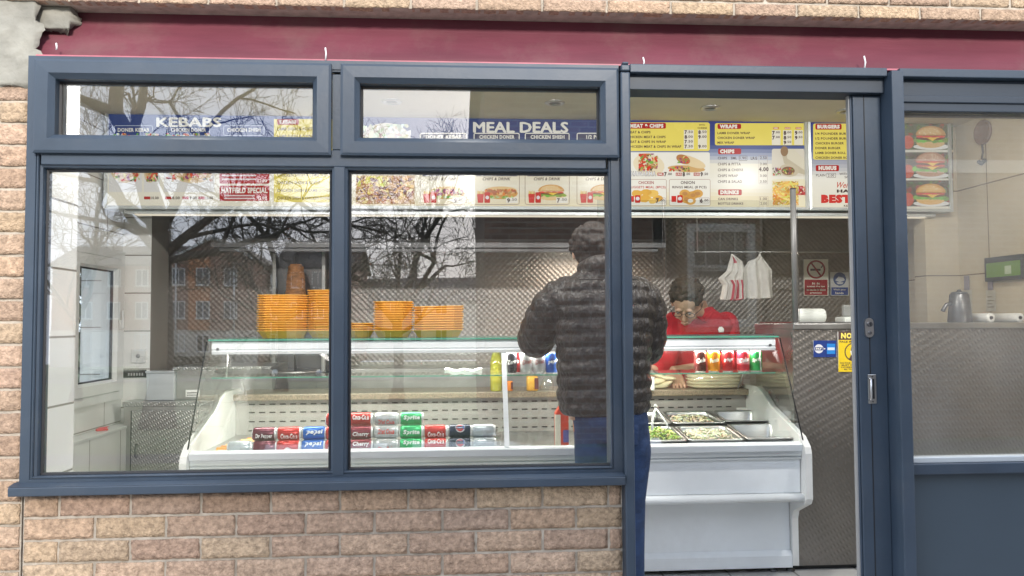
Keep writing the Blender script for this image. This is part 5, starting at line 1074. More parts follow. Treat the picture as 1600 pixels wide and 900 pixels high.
# ================================================================ kebab grill and meat
q = at(462, 470, 2.78); kx = q[0]; ky = 2.78
t = thing('kebab_grill', 'upright steel kebab grill against the back wall behind the yellow trays', 'grill', (kx, ky, .9)); 
zb_ = Z(462, 470, ky)
b = MB(); b.box(kx-.22, kx+.30, ky-.20, ky+.25, .0, .90); b.build('stand', M_DSTEEL, t, bevel=.004)
b = MB(); b.lathe([(0, .0), (.16, 0), (.165, .03), (.15, .03), (.02, .012), (0, .012)], 28, c=(kx, ky, .902)); b.build('drip_tray', M_STEEL, t)
b = MB(); b.box(kx-.16, kx+.18, ky+.16, ky+.22, .905, 1.78); b.build('burner_panel', M_DSTEEL, t, bevel=.004)
for s in (-1, 1): b = MB(); b.box(kx+s*.17-.012, kx+s*.17+.012, ky+.10, ky+.155, .905, 1.80); b.build('side_post', M_STEEL, t, bevel=.002)
b = MB(); b.tube([(kx, ky, .915), (kx, ky, Z(462, 398, ky))], .008, 10); b.build('skewer', M_STEEL, t)
b = MB(); b.box(kx-.17, kx+.17, ky-.02, ky+.159, 1.801, 1.825); b.build('top_bar', M_STEEL, t)
M_MEAT = mat('roast_meat', (.36, .16, .055), .6, var=.5, nscale=16, bump=1.2, bscale=45, stretch=(1, 1, 3))
b = MB(); zt2 = Z(462, 413, ky); zb2 = Z(462, 480, ky); rr = []; n = 40; m_ = 26
for i in range(n+1):
    f = i/n; z = zb2+(zt2-zb2)*f; base = .066+.018*math.sin(PI*min(f*1.2, 1)*.5)*(1-f)-.018*f
    if f > .96: base *= .8
    rr.append((base*(1+.045*math.sin(i*2.4)), z))
vs = [(kx+r_*(1+.08*noise.noise(Vector((math.cos(2*PI*k/m_)*2, math.sin(2*PI*k/m_)*2, z*25))))*math.cos(2*PI*k/m_), ky+r_*math.sin(2*PI*k/m_), z) for r_, z in rr for k in range(m_)]
b.add(vs, [(i*m_+k, i*m_+(k+1) % m_, (i+1)*m_+(k+1) % m_, (i+1)*m_+k) for i in range(n) for k in range(m_)]+[tuple(range(m_))[::-1], tuple(range(n*m_, (n+1)*m_))], None, True)
tag(b.build('kebab_meat', M_MEAT), 'cone of brown roast kebab meat on a vertical skewer', 'meat')
# extractor hood
xh0, xh1 = X(330, 2.65), X(1040, 2.65); zh = Z(750, 386, 2.65)
t = thing('extractor_hood', 'long dark steel extractor hood over the cooking area', 'hood', ((xh0+xh1)/2, 2.9, zh))
b = MB(); b.prism([(2.65, zh), (2.65, zh+.055), (2.90, 2.529), (3.29, 2.529), (3.29, zh+.05), (2.70, zh+.05), (2.70, zh)], 'x', xh0, xh1); b.build('canopy', M_DSTEEL, t)
b = MB(); b.box(xh0-.004, xh1+.004, 2.635, 2.6495, zh-.006, zh+.03); b.build('front_lip', M_DSTEEL, t, bevel=.002)
b = MB(); b.box(xh0+.05, xh1-.05, 2.655, 2.70, zh-.03, zh-.002); b.build('filter_rail', M_DSTEEL, t)
b = MB(); b.tube([(X(870, 2.8), 3.02, zh+.030), (X(990, 2.8), 3.02, zh+.030)], .014, 10); b.build('light_tube', lm, t)
L2 = bpy.data.lights.new('hood_light', 'AREA'); L2.shape = 'RECTANGLE'; L2.size = .5; L2.size_y = .06; L2.energy = 5; L2.color = (1, .84, .68)
l2 = bpy.data.objects.new('hood_light', L2); C.objects.link(l2); l2.location = (X(930, 2.9), 2.9, zh-.02)
# back counter under the hood
b = MB(); b.box(kx+.32, 1.2, 2.85, 3.29, 0, .93); tag(b.build('cooking_counter', M_STEEL, bevel=.004), 'steel cooking counter along the back wall under the hood', 'counter')
# ---- aprons hanging on the back wall
def cloth(name, outline, Y, m, label, cat, folds=5, seed=1, amp=.02, stripes=None, th=.012):
    # hanging cloth cut to an outline, folded front to back
    xs = [p[0] for p in outline]; zs2 = [p[1] for p in outline]
    x0, x1, z0, z1 = min(xs), max(xs), min(zs2), max(zs2); NX, NZ = 46, 50
    def spans(z):
        h = []
        for (ax, az), (bx, bz) in zip(outline, outline[1:]+outline[:1]):
            if (az <= z < bz) or (bz <= z < az): h.append(ax+(bx-ax)*(z-az)/(bz-az))
        h.sort(); return (h[0], h[-1]) if len(h) >= 2 else None
    rows = []
    for j in range(NZ+1):
        z = z0+(z1-z0)*min(max(j/NZ, .004), .996); s = spans(z)
        if s: rows.append((z, s))
    vs = []; cols = []
    for z, (a, c_) in rows:
        for i in range(NX+1):
            x = a+(c_-a)*i/NX; f = (z1-z)/(z1-z0)
            y = Y-th-amp*(.25+f)*math.sin(folds*2*PI*i/NX+seed+.8*math.sin(f*3+seed))*.5-amp*.4*noise.noise(Vector((x*14, z*9, seed)))
            vs.append((x, y, z))
    n = len(rows); W = NX+1; b = MB()
    for j in range(n-1):
        for i in range(NX):
            c = (.72, .70, .67)
            if stripes and stripes(i/NX, (rows[j][0]-z0)/(z1-z0)): c = (.55, .10, .13)
            b.add([vs[j*W+i], vs[j*W+i+1], vs[(j+1)*W+i+1], vs[(j+1)*W+i]], [(0, 1, 2, 3)], c, True)
    o = b.build(name, m, loc=((x0+x1)/2, Y, z1)); s_ = o.modifiers.new('thick', 'SOLIDIFY'); s_.thickness = .003; s_.offset = 1
    return tag(o, label, cat)
M_CLOTH = mat('cloth', vc=True, rough=.9, var=.08, nscale=30, bump=.4, bscale=25)
Yk = 2.65
P_ = lambda px, py: (X(px, Yk, py), Z(px, py, Yk))
xa_, xb_ = X(1085, Yk), X(1330, Yk); zr = Z(1150, 394, Yk)
t = thing('hanging_rail', 'thin steel rail the white aprons hang from', 'rail', ((xa_+xb_)/2, Yk, zr)); b = MB(); b.tube([(xa_, Yk-.02, zr), (xb_, Yk-.02, zr)], .006, 8); b.build('bar', M_STEEL, t)
for x in (xa_+.02, xb_-.02): b = MB(); b.tube([(x, Yk-.02, zr), (x, Yk-.02, 2.529)], .005, 8); b.build('hanger', M_STEEL, t)
for x in (X(1140, Yk), X(1182, Yk)): b = MB(); b.tube([(x, Yk-.02, zr+.004), (x, Yk-.035, zr-.01), (x, Yk-.03, zr-.03)], .003, 6); b.build('hook', M_DSTEEL, t)
cloth('white_apron', [P_(1180, 404), P_(1186, 396), P_(1198, 412), P_(1206, 422), P_(1207, 466), P_(1160, 467), P_(1160, 420), P_(1168, 408)], Yk, M_CLOTH, 'plain white apron hanging on the rail beside the red striped one', 'apron', folds=2.5, seed=2, amp=.035)
cloth('striped_apron', [P_(1138, 398), P_(1156, 410), P_(1160, 425), P_(1162, 468), P_(1138, 470), P_(1121, 469), P_(1126, 446), P_(1119, 436), P_(1132, 424)], Yk-.05, M_CLOTH, 'white apron with a red striped panel hanging on the rail', 'apron', folds=3, seed=5, amp=.04, stripes=lambda u, w: (.32 < u < .85 and w < .42 and int(u*16) % 2 == 0) or (.3 < u < .5 and w > .78))
# ================================================================ people
def fuse(name, b, m, parent, voxel=.006, smooth=4, fac=.5):
    o = b.build('tmp', m); md = o.modifiers.new('r', 'REMESH'); md.mode = 'VOXEL'; md.voxel_size = voxel; md.use_smooth_shade = True
    if smooth: s_ = o.modifiers.new('s', 'SMOOTH'); s_.iterations = smooth; s_.factor = fac
    dg = bpy.context.evaluated_depsgraph_get(); me = bpy.data.meshes.new_from_object(o.evaluated_get(dg)); bpy.data.objects.remove(o)
    off = wloc(parent); me.transform(Matrix.Translation(-off)); me.name = name
    me.materials.clear(); me.materials.append(m)
    for p in me.polygons: p.use_smooth = True
    n = bpy.data.objects.new(name, me); C.objects.link(n); n.parent = parent; return n
def resample(pts, n):
    pts = [Vector(p) for p in pts]; out = []
    # Catmull-Rom through the points
    P = [pts[0]*2-pts[1]]+pts+[pts[-1]*2-pts[-2]]; seg = len(pts)-1
    for i in range(n+1):
        t = i/n*seg; k = min(int(t), seg-1); f = t-k; a, b, c, d = P[k:k+4]
        out.append(.5*((2*b)+(c-a)*f+(2*a-5*b+4*c-d)*f*f+(3*b-a-3*c+d)*f*f*f))
    return out
def lerpr(rs, f):
    t = f*(len(rs)-1); k = min(int(t), len(rs)-2); return rs[k]+(rs[k+1]-rs[k])*(t-k)
def limb(b, pts, rs, n=24, sides=16, bulge=0, pitch=.055, flat=1):
    q = resample(pts, n); L = 0; R_ = []
    for i, p in enumerate(q):
        if i: L += (p-q[i-1]).length
        R_.append(lerpr(rs, i/n)+(bulge*abs(math.sin(PI*L/pitch))**.6 if bulge else 0))
    b.tube(q, R_, sides, flat=flat)
    b.ball(q[0], R_[0]*.98, 12); b.ball(q[-1], R_[-1]*.98, 12)
def hand(b, wrist, dirv, palm_n, side=1, curl=.5, scale=1.0):
    # palm, four unequal bent fingers and a thumb leaving the side of the palm
    d = Vector(dirv).normalized(); n = Vector(palm_n).normalized(); s = d.cross(n).normalized()*side; n = s.cross(d).normalized()*side; w = Vector(wrist); k = scale
    for i in range(5):
        u = (i-2)*.0155*k; b.tube([w+s*u*.6, w+d*.045*k+s*u, w+d*.085*k+s*u*1.08], [.013*k, .0125*k, .0105*k], 8)
    for i, L in enumerate((.068, .076, .072, .058)):
        u = (i-1.5)*.0205*k; p0 = w+d*.082*k+s*u; a = 0; pts = [p0]; dd = d
        for j in range(3):
            a += curl*(.55 if j else .35); dd = d*math.cos(a)-n*math.sin(a)+s*(i-1.5)*.05; pts.append(pts[-1]+dd*L*k*(.42, .33, .25)[j])
        b.tube(pts, [.0092*k, .0088*k, .0080*k, .0068*k], 8); b.ball(pts[-1], .0068*k, 8)
    p0 = w+d*.025*k-s*.026*k; pts = [p0, p0+(d*.6-s*.8).normalized()*.035*k-n*.006, p0+(d*.8-s*.55).normalized()*.062*k-n*.016*k, p0+(d*.95-s*.3).normalized()*.086*k-n*.026*k]
    b.tube(pts, [.0135*k, .0115*k, .0095*k, .008*k], 8); b.ball(pts[-1], .008*k, 8)
def head_mesh(b, c, M, k=1.0):
    c = Vector(c)
    def T(x, y, z): return c+M @ Vector((x, y, z))*k
    # skull, face facing local -y
    b.ball(c+M @ Vector((0, .015, .03))*k, .088*k, 20, sc=(.88, 1.08, .95), rot=M); b.ball(c+M @ Vector((0, -.018, -.025))*k, .072*k, 18, sc=(.88, .92, 1.15), rot=M)
    b.ball(T(0, -.045, -.085), .028*k, 12, sc=(1.1, .9, .8), rot=M)
    b.tube([T(0, -.082, .012), T(0, -.100, -.018), T(0, -.106, -.030)], [.007*k, .0105*k, .013*k], 8); b.ball(T(0, -.098, -.034), .0125*k, 10, sc=(1.25, .9, .8), rot=M)
    for s in (-1, 1):
        b.ball(T(s*.030, -.080, .024), .015*k, 10, sc=(1.4, .6, .5), rot=M)
        b.ball(T(s*.038, -.066, -.028), .020*k, 10, rot=M)
        b.ball(T(s*.080, .012, -.008), .024*k, 12, sc=(.35, .75, 1.25), rot=M)
    b.tube([T(-.022, -.086, -.062), T(0, -.094, -.060), T(.022, -.086, -.062)], [.005*k, .008*k, .005*k], 8); b.tube([T(-.018, -.084, -.071), T(0, -.091, -.071), T(.018, -.084, -.071)], [.005*k, .008*k, .005*k], 8)
M_SKIN = mat('skin', (.58, .35, .25), .5, var=.10, nscale=20, bump=.25, bscale=150)
M_HAIR = mat('hair', (.016, .011, .009), .65, var=.4, nscale=60, bump=1.2, bscale=160, stretch=(1, 1, .3))
M_HAIR2 = mat('hair_brown', (.06, .04, .028), .6, var=.4, nscale=60, bump=1.2, bscale=160)
M_PUFF = mat('puffer', (.026, .022, .021), .36, var=.3, nscale=10, bump=1.8, bscale=22, stretch=(1.8, 1.8, .9), bdist=.012)
M_JEAN = mat('denim', (.020, .045, .115), .9, var=.35, nscale=14, bump=1.6, bscale=12, stretch=(.8, .8, 1.3), bdist=.012)
M_SHIRT = mat('red_shirt', (.50, .012, .025), .8, var=.12, nscale=10, bump=1.5, bscale=9, bdist=.012)
# ---- customer, seen from behind, leaning on the counter
px0 = X(942, .63, 520); py0 = .62
cu = thing('person', 'customer seen from behind in a black puffer jacket and blue jeans at the counter', 'person', (px0, py0, 0))
q = lambda x, y, z: (px0+x, py0+y, z)
b = MB()
b.loft([q(0, 0, .84)+(.15, .10), q(0, 0, .95)+(.155, .10), q(0, .01, 1.15)+(.15, .10), q(0, .02, 1.35)+(.17, .10), q(0, .02, 1.42)+(.14, .08), q(0, .02, 1.46)+(.06, .06), q(0, .035, 1.53)+(.055, .058)], 20)
for s in (-1, 1):
    b.tube([q(.02+s*.07, 0, .90), q(.026+s*.075, 0, .50), q(.02+s*.08, 0, .08)], [.062, .048, .036], 14); b.ball(q(.02+s*.09, .03, .045), .04, 12, sc=(1, 1.9, .9))
hR = Matrix.Rotation(R(180), 3, 'Z') @ Matrix.Rotation(R(18), 3, 'X')
head_mesh(b, q(-.032, .085, 1.548), hR)
sh = [q(-.19, .02, 1.37), q(.19, .02, 1.37)]; el = [q(-.272, .16, 1.175), q(.205, .12, 1.14)]; wr = [q(-.15, .52, 1.215), q(.14, .52, 1.215)]
for k in (0, 1):
    b.tube([sh[k], el[k]], [.045, .036], 12); b.tube([el[k], wr[k]], [.036, .026], 12)
    d = Vector((.35 if k == 0 else -.35, .9, -.05)); hand(b, wr[k], d, (0, 0, 1), side=1 if k == 0 else -1, curl=.25)
bd = fuse('body', b, M_SKIN, cu, .0055, 3)
b = MB(); rings = []; N = 88
prof = [(.860, .176, .132), (.90, .196, .150), (1.0, .198, .152), (1.12, .200, .150), (1.25, .212, .150), (1.33, .215, .145), (1.39, .195, .13), (1.43, .155, .115), (1.465, .10, .10)]
for i in range(N+1):
    z = .860+(1.465-.860)*i/N
    for (za, a, c_), (zb, a2, c2) in zip(prof, prof[1:]):
        if za <= z <= zb: f = (z-za)/(zb-za); rx, ry = a+(a2-a)*f, c_+(c2-c_)*f; break
    rings.append(q(.0, .0+.02*(z-.85), z)+(rx, ry))
NS = 56; jv = []
for i, (cx, cy, cz, rx, ry) in enumerate(rings):
    for k in range(NS):
        a = 2*PI*k/NS; ca, sa = math.cos(a), math.sin(a); zz = cz+.005*math.sin(2*a+1)+.006*noise.noise(Vector((ca*2.2, sa*2.2, cz*3)))
        am = .0135*(1+.55*noise.noise(Vector((ca*5, sa*5, cz*14)))); bl = am*abs(math.sin(PI*(zz-.860)/.0575))**.6+.005*noise.noise(Vector((ca*9, sa*9, cz*22)))
        e = 2/2.3; jv.append((cx+(rx-.010+bl)*math.copysign(abs(ca)**e, ca), cy+(ry-.010+bl)*math.copysign(abs(sa)**e, sa), cz))
nR = len(rings); b.add(jv, [(i*NS+k, i*NS+(k+1) % NS, (i+1)*NS+(k+1) % NS, (i+1)*NS+k) for i in range(nR-1) for k in range(NS)]+[tuple(range(NS))[::-1], tuple(range((nR-1)*NS, nR*NS))], None, True)
for k in (0, 1):
    sx = -1 if k == 0 else 1
    limb(b, [q(sx*.150, .02, 1.365), q(-.225 if sx < 0 else .195, .05, 1.29), Vector(el[k])+Vector((0, -.015, .0)), Vector(el[k]).lerp(Vector(wr[k]), .3), Vector(wr[k])], [.083, .082, .074, .064, .048], 60, 18, bulge=.011, pitch=.060)
limb(b, [q(-.085, -.015, 1.475), q(-.05, -.055, 1.485), q(.0, -.07, 1.49), q(.05, -.055, 1.485), q(.085, -.015, 1.475)], [.030, .040, .042, .040, .030], 20, 12)   # collar
b.loft([q(0, .015, 1.44)+(.105, .095), q(0, .02, 1.49)+(.085, .080), q(0, .028, 1.525)+(.078, .074)], 24)
jk = fuse('puffer_jacket', b, M_PUFF, cu, .0065, 1, .4)
b = MB(); b.tube([q(-.12, -.115, 1.422), q(0, -.13, 1.425), q(.12, -.115, 1.422)], .003, 6); b.build('back_seam', M_BLACK, jk)
b = MB()
b.loft([q(.03, .0, .76)+(.150, .118), q(.025, -.012, .83)+(.158, .128), q(.015, 0, .90)+(.160, .118), q(0, 0, .95)+(.158, .112)], 28, power=2.3)
for s in (-1, 1): limb(b, [q(.028+s*.070, 0, .84), q(.032+s*.078, -.012, .70), q(.026+s*.080, .004, .50), q(.02+s*.082, -.008, .28), q(.018+s*.086, 0, .085)], [.086, .084, .066, .060, .058], 40, 20, bulge=.0)
b.box(px0+.03, px0+.115, py0-.134, py0-.115, .745, .825)
je = fuse('jeans', b, M_JEAN, cu, .0065, 3)
b = MB()
for s in (-1, 1): b.ball(q(.02+s*.094, .035, .052), .055, 16, sc=(.9, 2.0, .85)); b.box(px0+.02+s*.094-.048, px0+.02+s*.094+.048, py0-.07, py0+.14, .002, .03)
fuse('shoes', b, M_BLACK, cu, .006, 2)
b = MB(); hc = q(-.032, .085, 1.548)
b.ball(Vector(hc)+Vector((0, -.022, .028)), .096, 24, sc=(.93, 1.05, 1.0)); b.ball(Vector(hc)+Vector((0, -.062, -.03)), .064, 16, sc=(1.02, .8, 1.1))
rn = random.Random(4)
for i in range(150):
    th = rn.uniform(0, 2*PI); ph = rn.uniform(-.25, 1.5); v = Vector((math.cos(th)*math.cos(ph)*.090, math.sin(th)*math.cos(ph)*.098-.025, math.sin(ph)*.095+.028))
    if v.y > .045 and v.z < .06: continue
    b.ball(Vector(hc)+v, rn.uniform(.012, .018), 6)
fuse('hair', b, M_HAIR, cu, .005, 2)
# ---- worker behind the counter, bending over
wx, wy = X(1098, 2.16, 520), 2.20
wk = thing('person', 'worker in a red polo shirt and glasses bending over the worktop behind the counter', 'person', (wx, wy, 0))
q = lambda x, y, z: (wx+x, wy+y, z)
b = MB()
b.loft([q(0, .10, .84)+(.15, .10), q(0, .08, .96)+(.15, .10), q(0, .03, 1.12)+(.15, .10), q(0, -.03, 1.24)+(.165, .10), q(-.01, -.05, 1.29)+(.12, .08), q(-.03, -.08, 1.33)+(.055, .06), q(-.06, -.14, 1.375)+(.05, .055)], 20)
for s in (-1, 1): b.tube([q(s*.085, .10, .92), q(s*.088, .08, .50), q(s*.09, .10, .08)], [.075, .052, .036], 14); b.ball(q(s*.09, .06, .045), .04, 12, sc=(1, 1.9, .9))
hM = Matrix.Rotation(R(-30), 3, 'Z') @ Matrix.Rotation(R(45), 3, 'X') @ Matrix.Rotation(R(6), 3, 'Y')
hcx, _, hcz = at(1073, 474, 1.99); HC = Vector((hcx, 1.99, hcz))
b.tube([q(-.03, -.08, 1.30), HC+Vector((.0, .03, -.03))], [.052, .048], 12)
head_mesh(b, HC, hM, 1.12)
sh = [q(-.175, -.01, 1.22), q(.165, .0, 1.22)]; el = [q(-.235, -.04, 1.00), q(.21, .0, .985)]
h1 = Vector(at(1006, 590, 1.93)); h2 = Vector(at(1050, 572, 1.88))
wrs = [Vector((h1.x+.02, 1.98, .925)), Vector((h2.x+.02, 1.95, .955))]
for k in (0, 1):
    b.tube([sh[k], el[k]], [.046, .038], 12); b.tube([el[k], wrs[k]], [.038, .027], 12)
hand(b, wrs[0], (.15, -.9, -.30), (0, -.3, 1), side=1, curl=.6); hand(b, wrs[1], (.12, -.8, -.62), (.0, -.6, .8), side=-1, curl=.55, scale=1.05)
fuse('body', b, M_SKIN, wk, .0045, 3)
b = MB()
b.loft([q(0, .10, .86)+(.172, .13), q(0, .08, .98)+(.172, .13), q(0, .03, 1.12)+(.180, .125), q(0, -.02, 1.22)+(.195, .12), q(0, -.035, 1.27)+(.165, .105), q(-.01, -.05, 1.31)+(.10, .085), q(-.025, -.07, 1.335)+(.075, .07)], 32, power=2.3)
for k in (0, 1): limb(b, [Vector(sh[k])+Vector((0, 0, .015)), Vector(sh[k]).lerp(Vector(el[k]), .5), Vector(el[k]), Vector(el[k]).lerp(wrs[k], .45)], [.078, .070, .062, .052], 30, 18)
st = fuse('polo_shirt', b, M_SHIRT, wk, .0065, 4)
b = MB(); b.tube([q(-.105, -.06, 1.30), q(-.075, -.135, 1.295), q(-.03, -.16, 1.25)], [.018, .022, .012], 10, flat=.35); b.tube([q(.05, -.05, 1.335), q(.03, -.12, 1.315), q(-.02, -.16, 1.25)], [.018, .022, .012], 10, flat=.35); b.build('collar', M_SHIRT, st)
b = MB(); b.loft([q(.085, -.140, 1.18)+(.016, .004), q(.085, -.137, 1.20)+(.020, .004), q(.085, -.132, 1.215)+(.008, .004)], 14); b.build('badge', M_PAPER, st)
b = MB(); b.loft([q(0, .10, .78)+(.165, .12), q(0, .10, .90)+(.165, .12)], 24)
for s in (-1, 1): limb(b, [q(s*.08, .10, .82), q(s*.088, .08, .5), q(s*.09, .10, .07)], [.088, .068, .058], 20, 16)
fuse('trousers', b, M_BLACK, wk, .008, 2)
b = MB()
for s in (-1, 1): b.ball(q(s*.09, .05, .05), .052, 14, sc=(.9, 1.9, .85))
fuse('shoes', b, M_BLACK, wk, .007, 2)
T = lambda x, y, z: HC+hM @ Vector((x, y, z))*1.12
b = MB(); b.ball(T(0, .030, .045), .094*1.12, 22, sc=(.92, 1.05, .95), rot=hM); b.ball(T(0, .06, -.01), .07*1.12, 16, sc=(1.05, .8, 1.0), rot=hM)
rn = random.Random(6)
for i in range(170):
    th = rn.uniform(0, 2*PI); ph = rn.uniform(-.1, 1.5); v = (math.cos(th)*math.cos(ph)*.088, math.sin(th)*math.cos(ph)*.094+.025, math.sin(ph)*.09+.045)
    if v[1] < -.04 and v[2] < .085: continue
    b.ball(T(*v), rn.uniform(.012, .018), 6)
fuse('hair', b, M_HAIR2, wk, .005, 2)
b = MB()
for s in (-1, 1):
    n = 20; pts = [T(s*.034+.024*math.cos(2*PI*i/n), -.100, .012+.018*math.sin(2*PI*i/n)) for i in range(n+1)]; b.tube(pts, .0022, 6, cap=False); b.tube([T(s*.058, -.098, .016), T(s*.084, -.05, .012), T(s*.086, .01, .006)], .002, 6)
b.tube([T(-.010, -.100, .016), T(0, -.103, .020), T(.010, -.100, .016)], .002, 6); b.build('glasses', M_BLACK, wk)
b = MB()
for s in (-1, 1): b.ball(T(s*.031, -.082, .010), .010, 12, rot=hM, sc=(1.1, .5, .5), col=(.75, .72, .68)); b.ball(T(s*.031, -.0905, .008), .0055, 10, sc=(1, .5, 1), rot=hM, col=(.03, .02, .015))
b.build('eyes', M_VC, wk)
# ================================================================ across the street (seen mirrored in the panes)
# mirror plane of the window is y = 0; a reflected thing at distance Y behind the glass stands at -Y
def mir(px, py, Y): q = at(px, py, Y); return Vector((q[0], -Y, q[2]))
M_BARK = mat('bark', (.055, .048, .040), .95, var=.4, nscale=14, bump=1.2, bscale=30, stretch=(1, 1, .25))
def tree(seed, base, trunk_r, fork_h, limbs, label, reach=1.0, depth=6, twig=.006, dens=3, lean=(0, 0), top=None):
    rn = random.Random(seed); t = thing('street_tree', label, 'tree', tuple(base)); base = Vector(base)
    tr = MB(); topp = base+Vector((lean[0], lean[1], fork_h)); pts = resample([base, base.lerp(topp, .4)+Vector((.05, 0, 0)), topp], 10)
    tr.tube(pts, [trunk_r*(1.35-.5*min(i/3, 1)-.12*i/10) for i in range(11)], 12)
    cr = MB()
    def grow(p, d, r, L, k):
        n = 4; P = [p]; d = d.normalized()
        for i in range(n):
            d = (d+Vector((rn.gauss(0, 1), rn.gauss(0, 1), rn.gauss(0, .8)+.15))*.17).normalized(); P.append(P[-1]+d*L/n)
        r2 = max(r*.62, twig*.6); cr.tube(P, [r+(r2-r)*i/n for i in range(n+1)], 6 if r > .03 else 4 if r > .012 else 3, cap=False)
        if k <= 0: return
        m = dens if k > 1 else dens+2
        for i in range(m):
            j = rn.randint(1, n) if i else n; a = rn.uniform(.35, .95); ax = d.cross(Vector((rn.gauss(0, 1), rn.gauss(0, 1), rn.gauss(0, 1)))).normalized()
            grow(P[j], Matrix.Rotation(a, 3, ax) @ d, max(r2*rn.uniform(.6, .95), twig), L*rn.uniform(.58, .82), k-1)
    for (dx, dz, dy, r, L, h) in limbs:
        grow(base.lerp(topp, h), Vector((dx, dy, dz)), r, L*reach, depth)
    tr.build('trunk', M_BARK, t); cr.build('crown', M_BARK, t); return t
# big tree whose trunk fills the left part of the first pane
b0 = mir(248, 560, 10.2); b0.z = gz(0, -10)-.02
tree(11, b0, .22, 3.15, [(-.10, 1, .1, .19, 2.0, 1), (.9, .42, .05, .085, 1.9, .86), (.95, .15, -.1, .07, 1.9, .84), (-.85, .55, .0, .075, 1.6, .88), (-.8, .25, .15, .05, 1.4, .97), (.5, 1, -.2, .09, 1.8, 1), (-.55, 1, .2, .08, 1.7, 1)], 'large bare street tree opposite the shop, its trunk closest to the road', depth=5, twig=.005, dens=3)
b1 = mir(620, 560, 16.5); b1.z = gz(0, -16)-.02
tree(23, b1, .16, 2.0, [(.0, 1, .1, .12, 2.1, 1), (-.7, .8, .05, .09, 2.0, .95), (.75, .7, .0, .08, 1.9, .95), (-.9, .3, .1, .05, 1.8, .85), (.9, .4, .2, .05, 1.5, .8), (.2, 1, -.4, .07, 2.0, 1)], 'bare bushy tree across the street with fine upright twigs', depth=5, twig=.007, dens=3)
b2 = mir(440, 560, 24); b2.z = gz(0, -24)-.02
tree(37, b2, .2, 2.6, [(.1, 1, .1, .15, 2.6, 1), (-.7, .8, .05, .10, 2.4, .95), (.75, .7, .0, .10, 2.4, .95), (.95, .3, .1, .06, 2.2, .9), (-.9, .4, .2, .06, 2.2, .85)], 'bare spreading tree on the grass in front of the brick flats', depth=5, twig=.01, dens=3)
b3 = mir(120, 560, 19); b3.z = gz(0, -19)-.02
tree(51, b3, .14, 2.2, [(.1, 1, .1, .11, 2.0, 1), (-.7, .8, .05, .07, 1.8, .95), (.75, .7, .0, .07, 1.8, .95)], 'slim bare tree at the end of the green opposite', depth=4, twig=.01, dens=3)
# flats and houses
M_WALL1 = tiled('far_brick', (.34, .16, .11), (.36, .30, .25), .225, .075, rough=.9, gw=.01, var=.18, offset=.5)
M_WALL2 = mat('orange_render', (.52, .22, .10), .9, var=.08)
M_WALL3 = mat('cream_render', (.62, .57, .50), .9, var=.08)
M_ROOFT = mat('roof_tiles', (.11, .095, .09), .85, var=.25, nscale=20, bump=.8, bscale=12, stretch=(1, 6, 6))
M_PANE = mat('dark_pane', (.04, .045, .05), .08, var=.3, nscale=1, spec=1)
def house(label, x0, x1, y, z0, heave, hroof, mw, gable_front=False, wins=(), base_h=0, bay=None, depth=9, pipes=()):
    t = thing('brick_house', label, 'house', ((x0+x1)/2, y-depth/2, z0)); yb_ = y-depth
    b = MB(); b.box(x0, x1, yb_, y, z0-.6, z0+heave)
    if gable_front: b.prism([(x0, z0+heave), (x1, z0+heave), ((x0+x1)/2, z0+heave+hroof)], 'y', yb_, y)
    b.build('wall', mw, t)
    o = .35; b = MB(); th = .16
    if gable_front:
        xm = (x0+x1)/2; s = hroof/(xm-x0)
        for a, sg in ((x0-o, 1), (x1+o, -1)):
            za = z0+heave-o*s+.02; pl = [(a, za), (xm, z0+heave+hroof+.02), (xm, z0+heave+hroof+.02+th), (a, za+th)]; b.prism(pl, 'y', yb_-.2, y+.35)
        b.build('roof', M_ROOFT, t)
        b = MB()
        for a, sg in ((x0-o, 1), (x1+o, -1)):
            za = z0+heave-o*s+.0; b.prism([(a, za), (xm, z0+heave+hroof), (xm, z0+heave+hroof+.20), (a, za+.20)], 'y', y+.352, y+.40)
        b.build('bargeboard', M_WHITE2, t)
    else:
        ym = (y+yb_)/2; b.prism([(y+o, z0+heave-.1), (ym, z0+heave+hroof), (yb_-o, z0+heave-.1), (yb_-o, z0+heave+.06), (ym, z0+heave+hroof+.18), (y+o, z0+heave+.06)], 'x', x0-.3, x1+.3); b.build('roof', M_ROOFT, t)
    if base_h: b = MB(); b.box(x0-.04, x1+.04, y-.1, y+.05, z0-.6, z0+base_h); b.build('rendered_base', M_WALL3, t)
    if bay: b = MB(); b.box(bay[0], bay[1], y-.1, y+.30, z0+bay[3], z0+bay[2]); b.build('bay', M_WALL2, t)
    for (wx_, wz_, ww, wh, dy) in wins:
        yy = y+dy+.055; b = MB(); b.frame(wx_-ww/2, wx_+ww/2, z0+wz_, z0+wz_+wh, [(0, -.1), (0, .06), (.07, .06), (.07, -.02)]); b.box(wx_-.035, wx_+.035, -.05, .05, z0+wz_+.07, z0+wz_+wh-.07)
        b.v = [(v[0], yy-v[1]*-1, v[2]) for v in b.v]; f_ = b.build('window', M_WHITE2, t)
        b = MB(); b.box(wx_-ww/2+.07, wx_+ww/2-.07, yy-.06, yy-.02, z0+wz_+.07, z0+wz_+wh-.07); b.build('pane', M_PANE, f_)
        b = MB(); b.box(wx_-ww/2-.08, wx_+ww/2+.08, yy-.04, yy+.12, z0+wz_-.09, z0+wz_-.005); b.build('sill', M_WALL3, f_)
    for px_2 in pipes: b = MB(); b.tube([(px_2, y+.13, z0), (px_2, y+.13, z0+heave-.1)], .07, 8); b.build('downpipe', M_WHITE2, t)
    return t
YH = 60.0
mxx = lambda px, Y=YH, py=470: mir(px, py, Y).x
mzz = lambda py, px=330, Y=YH: mir(px, py, Y).z
zg = mzz(562); hx0, hx1 = mxx(262), mxx(345+0)
hx0, hx1 = mxx(266), mxx(402)
